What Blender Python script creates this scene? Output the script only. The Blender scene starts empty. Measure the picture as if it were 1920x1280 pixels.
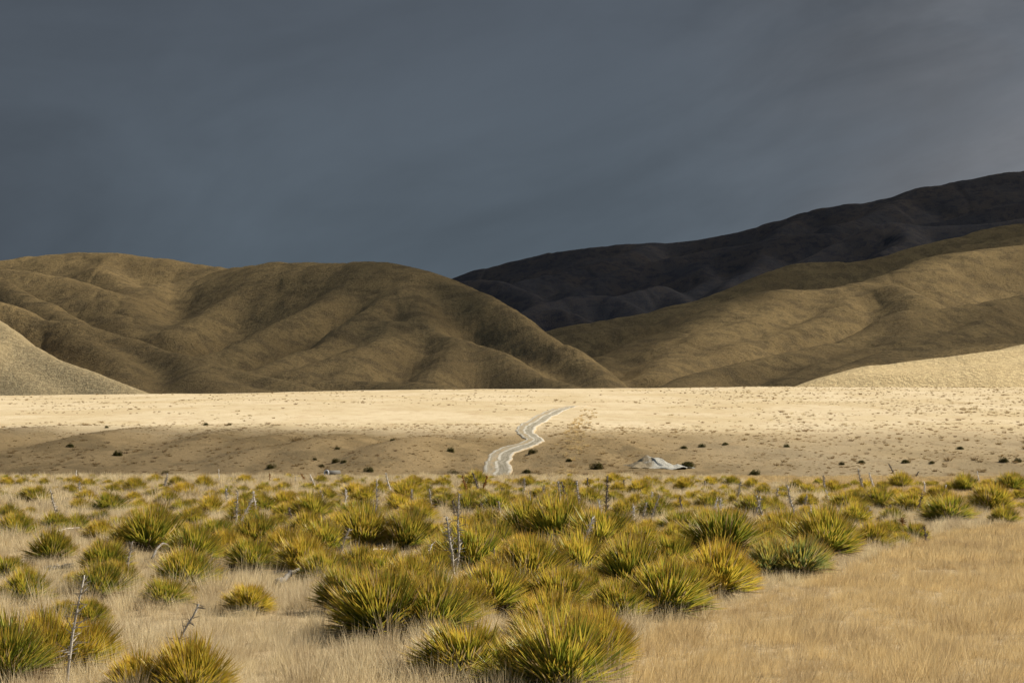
import bpy, math, random
import numpy as np
from mathutils import Vector

sc = bpy.context.scene
R = math.radians
# ------------------------------------------------------------------ camera
FP = 3200.0; CX = 960.0; CY = 640.0; HZ = 845.0; EYE = 1.7     # 1920 px frame
PITCH = math.atan((HZ - CY) / FP)
cam = bpy.data.cameras.new('camera'); cam.sensor_width = 36; cam.lens = 36 * FP / 1920
cam.clip_start = 0.5; cam.clip_end = 30000
co = bpy.data.objects.new('camera', cam); sc.collection.objects.link(co)
co.location = (0, 0, EYE); co.rotation_euler = (math.pi / 2 + PITCH, 0, 0)
sc.camera = co
# ------------------------------------------------------------------ light
SUN_EL = R(43); SUN_AZ = R(70)          # azimuth measured from +Y (view direction) towards +X
SD = Vector((math.cos(SUN_EL) * math.sin(SUN_AZ), math.cos(SUN_EL) * math.cos(SUN_AZ), math.sin(SUN_EL)))
sl = bpy.data.lights.new('sun', 'SUN'); sl.energy = 5.0; sl.angle = R(0.5); sl.color = (1.0, 0.93, 0.82)
so = bpy.data.objects.new('sun', sl); sc.collection.objects.link(so)
so.rotation_euler = SD.to_track_quat('Z', 'Y').to_euler()
sc.view_settings.view_transform = 'Standard'; sc.view_settings.look = 'None'
sc.view_settings.exposure = 0.80; sc.view_settings.gamma = 1
sc.render.engine = 'CYCLES'
sc.cycles.transparent_max_bounces = 12

W = bpy.data.worlds.new('World'); sc.world = W; W.use_nodes = True
nt = W.node_tree; nt.nodes.clear()


class NB:
    """small helper for node trees"""
    def __init__(s, nt): s.nt = nt

    def n(s, t, ins=None, **kw):
        nd = s.nt.nodes.new(t)
        for k, v in kw.items(): setattr(nd, k, v)
        for k, v in (ins or {}).items():
            sock = nd.inputs[k]
            if isinstance(v, bpy.types.NodeSocket): s.nt.links.new(v, sock)
            else: sock.default_value = v
        return nd

    def math(s, op, a, b=0.0, clamp=False, c=0.0):
        return s.n('ShaderNodeMath', {0: a, 1: b, 2: c}, operation=op, use_clamp=clamp).outputs[0]

    def vmath(s, op, a, b=(0, 0, 0)):
        return s.n('ShaderNodeVectorMath', {0: a, 1: b}, operation=op).outputs[0]

    def noise(s, vec, scale, detail=3, rough=0.55, dist=0.0):
        return s.n('ShaderNodeTexNoise', {'Vector': vec, 'Scale': scale, 'Detail': detail, 'Roughness': rough,
                                          'Distortion': dist}).outputs[0]

    def ramp(s, f, lo, hi):      # smooth 0..1
        nd = s.n('ShaderNodeMapRange', {'Value': f, 'From Min': lo, 'From Max': hi}, interpolation_type='SMOOTHSTEP')
        return nd.outputs[0]

    def mix(s, f, a, b):
        def c4(v): return v if isinstance(v, bpy.types.NodeSocket) else (v[0], v[1], v[2], 1)
        nd = s.n('ShaderNodeMix', {0: f, 6: c4(a), 7: c4(b)}, data_type='RGBA')
        return nd.outputs[2]

    def mul(s, a, f):
        nd = s.n('ShaderNodeMix', {0: 1.0, 6: a}, data_type='RGBA', blend_type='MULTIPLY')
        cmb = s.n('ShaderNodeCombineXYZ', {0: f, 1: f, 2: f})
        s.nt.links.new(cmb.outputs[0], nd.inputs[7])
        return nd.outputs[2]


b = NB(nt)
tc = b.n('ShaderNodeTexCoord').outputs['Generated']
sep = b.n('ShaderNodeSeparateXYZ', {0: tc})
dx, dy, dz = sep.outputs[0], sep.outputs[1], sep.outputs[2]
sky = b.n('ShaderNodeTexSky', sky_type='NISHITA', sun_disc=False, sun_elevation=SUN_EL, sun_rotation=SUN_AZ,
          air_density=1.0, dust_density=1.5)
skyc = b.mul(sky.outputs[0], 0.055)
# storm cloud: slate gradient with broad soft billows, drawn out along one diagonal
mp = b.n('ShaderNodeMapping', {'Vector': b.n('ShaderNodeMapping', {'Vector': tc, 'Rotation': (0, R(16), 0)}).outputs[0], 'Scale': (1.0, 1.0, 2.2)}).outputs[0]
n1 = b.noise(mp, 3.2, 5, 0.55, 0.5)
n2 = b.noise(mp, 9.0, 5, 0.6, 0.6)
base = b.mix(b.ramp(dz, 0.02, 0.30), (0.065, 0.084, 0.102), (0.049, 0.059, 0.073))
right = b.ramp(dx, 0.02, 0.32)
warm = b.mix(b.math('MULTIPLY', right, 0.75), base, (0.056, 0.061, 0.069))
leftd = b.math('MULTIPLY', b.ramp(dx, -0.14, -0.34), b.ramp(dz, 0.30, 0.10))
warm = b.mix(b.math('MULTIPLY', leftd, 0.55), warm, (0.040, 0.047, 0.058))
# paler break in the cloud, upper right
gx = b.math('DIVIDE', b.math('SUBTRACT', dx, 0.30), 0.10); gz = b.math('DIVIDE', b.math('SUBTRACT', dz, 0.170), 0.05)
rr = b.math('SQRT', b.math('ADD', b.math('MULTIPLY', gx, gx), b.math('MULTIPLY', gz, gz)))
rr = b.math('ADD', rr, b.math('MULTIPLY', b.math('SUBTRACT', n2, 0.5), 1.6))
glow = b.math('MULTIPLY', b.ramp(rr, 1.5, 0.1), 0.55)
warm = b.mix(b.math('MULTIPLY', glow, 1.0), warm, (0.088, 0.092, 0.100))
mp3 = b.n('ShaderNodeMapping', {'Vector': b.n('ShaderNodeMapping', {'Vector': tc, 'Rotation': (0, R(20), 0)}).outputs[0], 'Scale': (1.0, 1.0, 3.6)}).outputs[0]
n3 = b.noise(mp3, 4.5, 5, 0.6, 0.4)
warm = b.mix(b.math('MULTIPLY', b.math('MULTIPLY', b.ramp(dx, 0.05, 0.30), b.ramp(n3, 0.42, 0.72)), 0.28), warm, (0.112, 0.116, 0.125))
mod = b.math('ADD', 0.64, b.math('ADD', b.math('MULTIPLY', b.ramp(n1, 0.25, 0.75), 0.36), b.math('MULTIPLY', n2, b.math('ADD', 0.22, b.math('MULTIPLY', right, 0.75)))))
storm = b.mul(warm, mod)
front = b.ramp(dy, 0.05, 0.75)
mask = b.math('MULTIPLY', front, b.ramp(dz, 0.75, 0.36))
allc = b.mix(mask, skyc, storm)
bg = b.n('ShaderNodeBackground', {'Color': allc, 'Strength': 0.94})
b.n('ShaderNodeOutputWorld', {'Surface': bg.outputs[0]})

# ------------------------------------------------------------------ helpers
def tag(o, label=None, cat=None, group=None, kind=None):
    if label: o['label'] = label
    if cat: o['category'] = cat
    if group: o['group'] = group
    if kind: o['kind'] = kind
    return o


def mesh_obj(name, verts, faces, mat=None, parent=None, smooth=True, link=True):
    me = bpy.data.meshes.new(name)
    verts = np.asarray(verts, dtype=np.float32)
    if isinstance(faces, np.ndarray) and faces.ndim == 2:
        k = faces.shape[1]; nf = len(faces)
        me.vertices.add(len(verts)); me.vertices.foreach_set('co', verts.ravel())
        me.loops.add(nf * k); me.loops.foreach_set('vertex_index', faces.astype(np.int32).ravel())
        me.polygons.add(nf); me.polygons.foreach_set('loop_start', np.arange(nf, dtype=np.int32) * k)
        me.update(calc_edges=True)
    else:
        me.from_pydata([tuple(map(float, v)) for v in verts], [], [list(map(int, f)) for f in faces])
        me.update()
    me.validate()
    if smooth: me.polygons.foreach_set('use_smooth', [True] * len(me.polygons))
    if mat: me.materials.append(mat)
    o = bpy.data.objects.new(name, me)
    if link: sc.collection.objects.link(o)
    if parent: o.parent = parent
    return o


def fattr(me, name, vals, typ='FLOAT'):
    a = me.attributes.new(name, typ, 'POINT')
    a.data.foreach_set('vector' if typ == 'FLOAT_VECTOR' else 'value', np.asarray(vals).ravel())


def new_mat(name):
    m = bpy.data.materials.new(name); m.use_nodes = True; m.node_tree.nodes.clear()
    return m, NB(m.node_tree)


def finish(bb, col, rough=0.9, bump=None, bdist=0.1, spec=0.15, extra=None):
    ins = {'Base Color': col, 'Roughness': rough, 'Specular IOR Level': spec}
    if bump is not None:
        ins['Normal'] = bb.n('ShaderNodeBump', {'Height': bump, 'Distance': bdist, 'Strength': 1.0}).outputs[0]
    p = bb.n('ShaderNodeBsdfPrincipled', ins)
    out = p.outputs[0]
    if extra is not None:
        tr = bb.n('ShaderNodeBsdfTranslucent', {'Color': col})
        out = bb.n('ShaderNodeMixShader', {0: extra, 1: p.outputs[0], 2: tr.outputs[0]}).outputs[0]
    bb.n('ShaderNodeOutputMaterial', {'Surface': out})


CP, SP = math.cos(PITCH), math.sin(PITCH)


def ray(px, py):
    u = (px - CX) / FP; v = (CY - py) / FP
    # camera forward (0,CP,SP), up (0,-SP,CP), right (1,0,0)
    return (u, CP - v * SP, SP + v * CP)


def P(px, py, D):
    r = ray(px, py); k = D / r[1]
    return (r[0] * k, D, EYE + r[2] * k)


def zrow(py, D): return P(960, py, D)[2]


def vnoise(x, y, seed=0):
    xi = np.floor(x).astype(np.int64); yi = np.floor(y).astype(np.int64)
    xf = x - xi; yf = y - yi
    xf = xf * xf * xf * (xf * (xf * 6 - 15) + 10); yf = yf * yf * yf * (yf * (yf * 6 - 15) + 10)
    def h(a, c):
        n = (a * 374761393 + c * 668265263 + seed * 974634777) & 0xffffffff
        n = ((n ^ (n >> 13)) * 1274126177) & 0xffffffff
        return ((n ^ (n >> 16)) & 0xffff) / 65535.0
    return (h(xi, yi) * (1 - xf) + h(xi + 1, yi) * xf) * (1 - yf) + (h(xi, yi + 1) * (1 - xf) + h(xi + 1, yi + 1) * xf) * yf


def fbm(x, y, sc_, oct=4, seed=0, gain=0.5):
    v = 0; a = 1; t = 0; f = 1 / sc_
    for i in range(oct):
        v = v + a * (vnoise(x * f + 17.3 * i, y * f - 9.1 * i, seed + i) - 0.5); t += a; a *= gain; f *= 2.03
    return v / t * 2


def sstep(x, a, c):
    t = np.clip((x - a) / (c - a), 0, 1); return t * t * (3 - 2 * t)


def catmull(pts, n=4):
    pts = np.array(pts, float); out = []
    p = np.vstack([2 * pts[0] - pts[1], pts, 2 * pts[-1] - pts[-2]])
    for i in range(1, len(p) - 2):
        for k in range(n):
            t = k / n
            out.append(0.5 * (2 * p[i] + (p[i + 1] - p[i - 1]) * t + (2 * p[i - 1] - 5 * p[i] + 4 * p[i + 1] - p[i + 2]) * t * t
                              + (-p[i - 1] + 3 * p[i] - 3 * p[i + 1] + p[i + 2]) * t ** 3))
    out.append(pts[-1]); return np.array(out)


# ------------------------------------------------------------------ the near terrain: field, valley, terrace bank, plain
_pd = np.array([(0, 0), (70, 0), (100, 0.0), (112, -0.10), (125, -0.7), (145, -1.7), (175, -2.3), (205, -2.0),
                (232, zrow(889, 232)), (258, zrow(860, 258)), (288, zrow(830, 288)), (332, zrow(801, 332)), (400, zrow(782, 400)),
                (520, zrow(762, 520)), (700, zrow(743, 700)), (900, zrow(728.5, 900)), (935, zrow(728, 935) - 1), (985, 33), (1400, 30)])
_tD = np.linspace(0, 1400, 1401)
_tz = np.interp(_tD, _pd[:, 0], _pd[:, 1])
for _k in (7, 7):
    _s = np.convolve(np.pad(_tz, _k, mode='edge'), np.ones(2 * _k + 1) / (2 * _k + 1), 'same')[_k:-_k]
    _w = sstep(_tD, 100, 140); _tz = _tz * (1 - _w) + _s * _w


def seg_ridges(X, Y, pts3, slope, rad, body=0.0):
    out = np.full(X.shape, -1e9)
    for a, c in zip(pts3[:-1], pts3[1:]):
        d = c[:2] - a[:2]; L2 = max(d @ d, 1e-6)
        t = np.clip(((X - a[0]) * d[0] + (Y - a[1]) * d[1]) / L2, 0, 1)
        dist2 = (X - a[0] - t * d[0]) ** 2 + (Y - a[1] - t * d[1]) ** 2
        g1 = slope * (np.sqrt(dist2 + rad * rad) - rad)
        if body:        # steep crest standing on a gentler body
            g2 = body + 0.30 * np.sqrt(dist2); kk_ = body * 0.22
            g1 = -kk_ * np.logaddexp(-g1 / kk_, -g2 / kk_)
        out = np.maximum(out, a[2] + (c[2] - a[2]) * t - g1)
    return out


def prof(Y): return np.interp(Y, _tD, _tz)


def prof_at(px, py):
    """first hit of a pixel ray with the smooth profile beyond the brow"""
    D = np.linspace(228, 930, 1400)
    r = ray(px, py); z = EYE + r[2] * D / r[1]
    g = prof(D); i = np.argmax(g >= z) if (g >= z).any() else len(D) - 1
    return np.array([r[0] * D[i] / r[1], D[i], g[i]])


# low spurs running down the terrace bank: (pixel trace of the crest, how far the crest stands proud)
BANK = [([(560, 812), (520, 826), (470, 838), (430, 858)], [0.2, 0.9, 1.1, 0.3]), ([(210, 822), (180, 845), (150, 870)], [0.2, 0.8, 0.3]), ([(1010, 862), (1050, 858), (1095, 866), (1120, 880)], [0.1, 0.9, 0.8, 0.1]),
        ([(700, 823), (638, 834), (583, 856), (525, 887)], [0.3, 1.6, 1.9, 0.3]),
        ([(600, 838), (569, 850), (518, 856), (474, 867), (434, 887)], [0.1, 0.8, 1.4, 1.3, 0.2]),
        ([(860, 836), (837, 841), (782, 846), (728, 868), (684, 889)], [0.2, 1.3, 2.0, 1.9, 0.4]),
        ([(330, 800), (250, 815), (160, 835), (90, 860)], [0.2, 1.1, 1.4, 0.3]),
        ([(470, 805), (420, 818), (380, 835), (300, 862)], [0.1, 0.8, 1.1, 0.3]),
        ([(120, 800), (60, 812), (0, 822), (-80, 838)], [0.2, 1.0, 1.4, 1.0]),
        ([(1090, 842), (1130, 843), (1160, 848), (1200, 858)], [0.3, 1.6, 1.3, 0.3]),
        ([(1075, 815), (1085, 835), (1070, 850), (1040, 870)], [0.2, 0.5, 1.4, 0.4]),
        ([(1300, 830), (1400, 842), (1500, 850), (1600, 862)], [0.1, 0.5, 0.6, 0.2]),
        ([(1700, 846), (1800, 858), (1950, 864)], [0.1, 0.6, 0.5]),
        ([(1650, 868), (1760, 872), (1860, 872), (1960, 880)], [0.1, 0.7, 0.8, 0.3]),
        ([(900, 815), (880, 826), (885, 845), (880, 870)], [0.1, 0.5, 0.7, 0.4])]
BANK3 = []
for tr, hs in BANK:
    p3 = np.array([prof_at(*q) for q in tr]); p3[:, 2] = prof(p3[:, 1]) + np.array(hs) * 1.15
    BANK3.append(catmull(p3, 3))


def G(X, Y):
    X = np.asarray(X, float); Y = np.asarray(Y, float)
    z = prof(Y)
    far = sstep(Y, 350, 900)
    # the far edge of the plain is a little lower on the left
    z = z - far * 3.6 * sstep(-X, -60, 300) + far * 1.0 * sstep(X, 0, 160)
    z = z + fbm(X, Y, 3.2, 3, 5) * 0.07 * sstep(Y, -5, 20) * (1 - sstep(Y, 100, 130))
    mid = sstep(Y, 150, 235)
    z = z + mid * (fbm(X, Y, 42, 4, 11) * 0.85 * (1 - sstep(Y, 330, 440)) + fbm(X, Y, 70, 4, 31) * 0.7 * sstep(Y, 330, 500) + fbm(X, Y, 9, 3, 8) * 0.16)
    m = (Y > 200) & (Y < 420) & (np.abs(X) < 200)
    if m.any():
        zz = z[m]; Xm = X[m]; Ym = Y[m]
        k = 0.25; acc = np.exp(0 * zz); 
        for p3 in BANK3:
            acc = acc + np.exp(np.clip((seg_ridges(Xm, Ym, p3, 0.32, 4.0) - zz) / k, -40, 60))
        z = z.copy(); z[m] = zz + k * np.log(acc)
        # gully beside the track
    return z


def hit(px, py, lo=8.0, hi=930.0):
    """where a pixel's ray meets the terrain"""
    D = np.concatenate([np.linspace(max(lo, 8), 130, 900), np.linspace(130.2, 930, 3600)]); D = D[(D >= lo) & (D <= hi)]
    r = ray(px, py); x = r[0] * D / r[1]; z = EYE + r[2] * D / r[1]
    g = G(x, D); ok = g >= z
    i = np.argmax(ok) if ok.any() else len(D) - 1
    return Vector((x[i], D[i], g[i]))


# ground sheet: dense fan in front of the camera, coarse all round
angf = np.radians(np.linspace(-23, 23, 620)); angb = np.radians(np.linspace(23, 337, 90))[1:-1]
ang = np.concatenate([angf, angb]); na = len(ang)
rad = np.concatenate([[0.6, 2, 4, 6], np.geomspace(7, 1010, 640)]); nr = len(rad)
A, RR = np.meshgrid(ang, rad)
XX = RR * np.sin(A); YY = RR * np.cos(A)
ZZ = G(XX, YY)
sd = np.abs(A - 2 * np.pi * (A > np.pi)); ZZ = ZZ - 0 * sd
vs = np.stack([XX, YY, ZZ], -1).reshape(-1, 3)
ii, jj = np.meshgrid(np.arange(nr - 1), np.arange(na), indexing='ij'); j2 = (jj + 1) % na
quads = np.stack([ii * na + jj, ii * na + j2, (ii + 1) * na + j2, (ii + 1) * na + jj], -1).reshape(-1, 4)[:, ::-1]

m_ground, g = new_mat('dry_grass_ground')
pos = g.n('ShaderNodeNewGeometry').outputs['Position']
sp_ = g.n('ShaderNodeSeparateXYZ', {0: pos})
near = g.ramp(sp_.outputs[1], 150, 100)
flat = g.vmath('MULTIPLY', pos, (1, 0.45, 1))
big = g.noise(flat, 0.035, 5, 0.6)
med = g.noise(flat, 0.25, 5, 0.65)
fin = g.noise(pos, 2.2, 4, 0.7)
vf = g.noise(pos, 22, 3, 0.7)
c_near = g.mix(g.ramp(vf, 0.3, 0.7), (0.19, 0.14, 0.075), (0.42, 0.325, 0.19))  # litter brown, darkened so gaps between tufts read as grass shadow
c_far = g.mix(g.ramp(big, 0.35, 0.65), (0.43, 0.34, 0.195), (0.50, 0.41, 0.26))
c_far = g.mix(g.math('MULTIPLY', g.ramp(med, 0.48, 0.68), 0.45), c_far, (0.30, 0.20, 0.10))
c_far = g.mix(g.math('MULTIPLY', g.ramp(fin, 0.5, 0.7), 0.35), c_far, (0.26, 0.185, 0.10))
# the bank carries olive-brown turf, darkened further to deepen its cloud shade; the plain above is bleached
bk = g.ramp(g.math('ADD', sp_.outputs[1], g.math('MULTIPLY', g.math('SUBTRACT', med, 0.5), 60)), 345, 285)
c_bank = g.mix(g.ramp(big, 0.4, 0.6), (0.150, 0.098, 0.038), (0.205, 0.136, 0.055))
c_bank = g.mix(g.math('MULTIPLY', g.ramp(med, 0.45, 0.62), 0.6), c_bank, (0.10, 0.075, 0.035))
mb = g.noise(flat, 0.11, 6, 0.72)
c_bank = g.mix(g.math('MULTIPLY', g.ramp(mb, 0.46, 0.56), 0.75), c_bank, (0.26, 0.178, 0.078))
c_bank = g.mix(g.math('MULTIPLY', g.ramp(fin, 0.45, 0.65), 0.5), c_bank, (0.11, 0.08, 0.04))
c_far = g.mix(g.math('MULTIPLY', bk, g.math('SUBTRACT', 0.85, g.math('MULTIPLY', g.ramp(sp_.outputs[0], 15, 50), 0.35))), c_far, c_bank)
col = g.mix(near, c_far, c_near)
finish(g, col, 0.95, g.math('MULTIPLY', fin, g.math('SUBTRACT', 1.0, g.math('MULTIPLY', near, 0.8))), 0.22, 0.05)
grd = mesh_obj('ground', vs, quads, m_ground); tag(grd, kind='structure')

# ------------------------------------------------------------------ the hills, built from their ridges and spurs
RID = [  # (slope, crest radius, [(px, py, distance), ...])
 # left front, sunlit
 (0.50, 14, [(-160, 520, 1190), (0, 604, 1060), (55, 633, 1030), (128, 670, 1000), (200, 702, 965), (261, 733, 935)]),
 (0.45, 12, [(-60, 600, 1020), (30, 690, 985), (90, 733, 950)]),
 # left second
 (0.50, 18, [(-200, 500, 1330), (0, 558, 1260), (22, 568, 1250), (66, 589, 1230), (109, 595, 1215), (157, 600, 1200), (219, 619, 1175), (277, 637, 1150), (328, 659, 1120),
             (365, 670, 1100), (401, 679, 1085), (456, 691, 1060), (510, 701, 1040), (565, 715, 1015), (607, 733, 985)]),
 (0.5, 10, [(340, 662, 1110), (365, 674, 1080), (394, 700, 1020), (423, 733, 965)]),
 (0.45, 10, [(395, 682, 1080), (420, 702, 1030), (459, 714, 1000), (515, 735, 960)]),
 (0.45, 12, [(130, 602, 1205), (185, 645, 1120), (240, 680, 1060), (290, 733, 985)]),
 # left third
 (0.52, 18, [(-200, 480, 1600), (0, 518, 1480), (29, 529, 1450), (73, 557, 1380), (109, 578, 1330), (146, 597, 1280), (175, 612, 1240)]),
 (0.42, 26, [(-150, 490, 1720), (0, 504, 1680), (73, 511, 1660), (128, 520, 1640), (164, 535, 1610), (204, 549, 1580), (236, 566, 1540), (265, 600, 1460)]),
 # back left skyline
 (0.42, 40, [(-250, 520, 1950), (-80, 502, 1950), (0, 493, 1950), (73, 480, 1950), (146, 474, 1930), (219, 476, 1910), (292, 484, 1890), (365, 497, 1870), (412, 505, 1850),
             (456, 503, 1780), (474, 500, 1740), (547, 492, 1660), (620, 493, 1600), (700, 490, 1550), (746, 496, 1525), (782, 508, 1505)]),
 (0.52, 12, [(746, 497, 1525), (782, 506, 1500), (826, 517, 1470), (870, 533, 1435),
             (910, 551, 1400), (946, 571, 1365), (983, 591, 1330), (1019, 615, 1290), (1056, 639, 1245), (1092, 660, 1195), (1121, 679, 1150), (1143, 701, 1105), (1162, 724, 1060)]),
 (0.40, 22, [(412, 506, 1845), (365, 522, 1790), (310, 534, 1720), (270, 549, 1650), (248, 566, 1580)]),
 (0.40, 20, [(219, 477, 1900), (200, 500, 1820), (230, 528, 1740), (250, 552, 1660)]),
 # centre hill spurs
 (0.52, 16, [(790, 512, 1490), (775, 534, 1445), (745, 554, 1405), (709, 577, 1365), (655, 608, 1310), (618, 630, 1270), (592, 646, 1240), (547, 672, 1190), (500, 688, 1150), (440, 700, 1120)]),
 (0.44, 18, [(700, 494, 1540), (670, 528, 1480), (620, 560, 1430), (560, 590, 1380), (490, 622, 1320), (430, 650, 1270), (383, 667, 1240)]),
 (0.40, 20, [(520, 497, 1680), (470, 540, 1580), (400, 580, 1500), (320, 615, 1420)]),
 (0.46, 16, [(790, 545, 1425), (795, 580, 1365), (808, 612, 1315), (840, 629, 1285), (877, 638, 1255), (921, 655, 1215), (965, 677, 1165), (1008, 695, 1115), (1048, 708, 1070), (1085, 728, 1010)]),
 (0.42, 14, [(540, 716, 1085), (600, 713, 1085), (673, 711, 1080), (782, 713, 1060), (833, 721, 1030), (856, 732, 985)]),
 (0.42, 12, [(860, 636, 1265), (845, 670, 1180), (815, 705, 1095)]),
 (0.42, 12, [(740, 600, 1330), (700, 640, 1240), (640, 668, 1180), (560, 690, 1130)]),
 (0.42, 12, [(720, 640, 1250), (680, 675, 1170), (640, 700, 1110)]),
 # right range
 (0.42, 24, [(1000, 640, 1900), (1034, 620, 1900), (1074, 611, 1910), (1129, 602, 1920), (1183, 593, 1935), (1220, 586, 1945), (1256, 575, 1960), (1300, 566, 1970), (1337, 557, 1980), (1366, 544, 1990),
             (1388, 537, 2000), (1424, 519, 2020), (1468, 504, 2040), (1504, 493, 2060), (1548, 490, 2070), (1606, 489, 2070), (1657, 479, 2080), (1730, 460, 2100), (1803, 444, 2110), (1858, 428, 2120),
             (1920, 418, 2130), (2100, 390, 2150), (2300, 360, 2200)]),
 (0.42, 18, [(1020, 650, 1700), (1045, 628, 1730), (1147, 615, 1760), (1220, 606, 1790), (1256, 595, 1820), (1300, 582, 1860), (1330, 566, 1920)]),
 (0.40, 24, [(1085, 705, 1300), (1125, 681, 1360), (1169, 659, 1420), (1220, 638, 1470), (1256, 622, 1500), (1300, 604, 1540), (1340, 588, 1570), (1366, 571, 1600), (1395, 558, 1630), (1439, 546, 1660),
             (1497, 542, 1680), (1548, 539, 1700), (1614, 531, 1730), (1657, 519, 1760), (1720, 499, 1800), (1749, 484, 1840), (1789, 475, 1860), (1840, 469, 1880), (1920, 460, 1900), (2100, 440, 1930)]),
 (0.38, 14, [(1790, 476, 1920), (1803, 464, 1950), (1836, 455, 1970), (1876, 453, 1980), (1920, 442, 2000), (2000, 430, 2020)]),
 (0.36, 20, [(1614, 532, 1720), (1676, 535, 1670), (1706, 543, 1630), (1725, 555, 1590)]),
 (0.38, 22, [(1480, 545, 1670), (1450, 575, 1590), (1400, 600, 1520), (1330, 625, 1450), (1280, 650, 1390), (1240, 680, 1300)]),
 (0.38, 18, [(1600, 535, 1710), (1570, 575, 1600), (1500, 612, 1500), (1420, 634, 1440), (1340, 656, 1370), (1270, 682, 1300), (1220, 705, 1220)]),
 (0.36, 16, [(1400, 565, 1610), (1350, 600, 1540), (1280, 630, 1460), (1240, 648, 1400)]),
 (0.42, 20, [(2200, 500, 1550), (2050, 525, 1520), (1920, 551, 1470), (1876, 562, 1450), (1822, 573, 1420), (1760, 579, 1390), (1712, 583, 1370), (1676, 592, 1350), (1639, 612, 1320), (1603, 628, 1290),
             (1530, 650, 1240), (1457, 666, 1190), (1384, 681, 1150), (1329, 696, 1110), (1293, 712, 1070), (1262, 727, 1020)]),
 (0.36, 16, [(1880, 562, 1450), (1850, 600, 1360), (1790, 622, 1300), (1700, 640, 1240)]),
 (0.36, 14, [(1700, 586, 1360), (1690, 625, 1280), (1610, 655, 1210), (1540, 680, 1150), (1470, 705, 1080)]),
 (0.36, 16, [(2150, 590, 1300), (1990, 612, 1250), (1920, 623, 1215), (1840, 630, 1190), (1767, 634, 1170), (1723, 643, 1145), (1657, 659, 1105), (1621, 672, 1075), (1592, 686, 1045), (1548, 708, 1000), (1515, 724, 970)]),
 (0.30, 12, [(1940, 640, 1150), (1850, 647, 1130), (1790, 655, 1110), (1710, 670, 1075)]),
 (0.34, 14, [(2150, 612, 1120), (1990, 632, 1075), (1920, 643, 1050), (1858, 655, 1030), (1803, 664, 1015), (1712, 675, 995), (1647, 683, 980), (1603, 694, 965), (1555, 709, 950), (1510, 726, 935)]),
 (0.25, 12, [(1980, 672, 1000), (1880, 680, 985), (1780, 690, 970), (1680, 700, 955), (1600, 714, 940)]),
 # far dark mountain
 (0.40, 60, [(560, 560, 3700), (700, 545, 3700), (844, 520, 3650), (892, 506, 3620), (946, 495, 3600), (1019, 477, 3560), (1074, 467, 3540), (1147, 458, 3520), (1220, 456, 3500), (1307, 450, 3480),
             (1384, 437, 3460), (1446, 418, 3450), (1493, 404, 3440), (1530, 394, 3430), (1585, 384, 3420), (1628, 380, 3420), (1676, 366, 3420), (1730, 351, 3420), (1785, 341, 3420), (1858, 329, 3420), (1920, 321, 3420),
             (2100, 300, 3420), (2400, 280, 3420)]),
 (0.40, 34, [(820, 540, 3050), (870, 527, 3050), (921, 524, 3020), (965, 537, 2960), (997, 553, 2880), (1027, 569, 2800), (1060, 600, 2650)]),
 (0.40, 26, [(950, 600, 2450), (979, 588, 2480), (1019, 569, 2520), (1074, 553, 2560), (1118, 551, 2580), (1147, 556, 2560), (1169, 564, 2540), (1198, 578, 2500), (1220, 592, 2440)]),
 (0.40, 26, [(1130, 560, 2620), (1191, 546, 2660), (1234, 535, 2700), (1256, 546, 2670), (1290, 566, 2600)]),
 (0.42, 22, [(960, 604, 2400), (990, 589, 2420), (1030, 576, 2440), (1056, 577, 2430), (1085, 586, 2400), (1120, 604, 2350)]),
 (0.38, 34, [(1170, 556, 2850), (1198, 542, 2880), (1242, 520, 2920), (1264, 509, 2930), (1311, 490, 2940), (1402, 461, 2950), (1475, 446, 2960), (1599, 436, 2980), (1700, 432, 3000)]),
 (0.38, 26, [(1310, 492, 2930), (1340, 520, 2800), (1300, 545, 2700)]),
 (0.38, 26, [(1430, 458, 2950), (1420, 500, 2780), (1370, 530, 2640)]),
 (0.40, 30, [(1380, 560, 2380), (1450, 520, 2480), (1504, 491, 2540), (1548, 471, 2570), (1585, 450, 2590), (1621, 431, 2600), (1650, 420, 2600), (1672, 417, 2600), (1694, 420, 2600), (1730, 424, 2600),
             (1789, 422, 2590), (1840, 420, 2580), (1920, 408, 2580), (2100, 380, 2600)]),
 (0.40, 20, [(1690, 421, 2590), (1700, 450, 2450), (1660, 475, 2350)]),
 (0.38, 34, [(1640, 432, 2950), (1738, 421, 2960), (1803, 406, 2970), (1851, 388, 2980), (1920, 375, 3000), (2100, 350, 3000)]),
 (0.36, 34, [(1500, 404, 3420), (1440, 450, 3200), (1320, 470, 3100), (1180, 500, 3020), (1080, 535, 2900)]),
 (0.36, 34, [(1220, 457, 3480), (1160, 480, 3300), (1060, 505, 3150), (980, 530, 3050)]),
 (0.36, 34, [(1700, 362, 3400), (1640, 400, 3230), (1560, 425, 3080)]),
]
GX0, GX1, GY0, GY1, GS = -1450.0, 1700.0, 860.0, 4300.0, 5.0
gx = np.arange(GX0, GX1 + GS, GS); gy = np.arange(GY0, GY1 + GS, GS)
HX, HY = np.meshgrid(gx, gy)
base_z = 27 + 6 * fbm(HX, HY, 300, 2, 3) + np.clip(HY - 1500, 0, 4000) * 0.006
hz = base_z.copy(); KS = 3.0
acc = np.ones_like(HX)        # sum of exp((z - base)/k)
wx = HX + fbm(HX, HY, 85, 3, 71) * 9; wy = HY + fbm(HX, HY, 85, 3, 72) * 9
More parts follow.
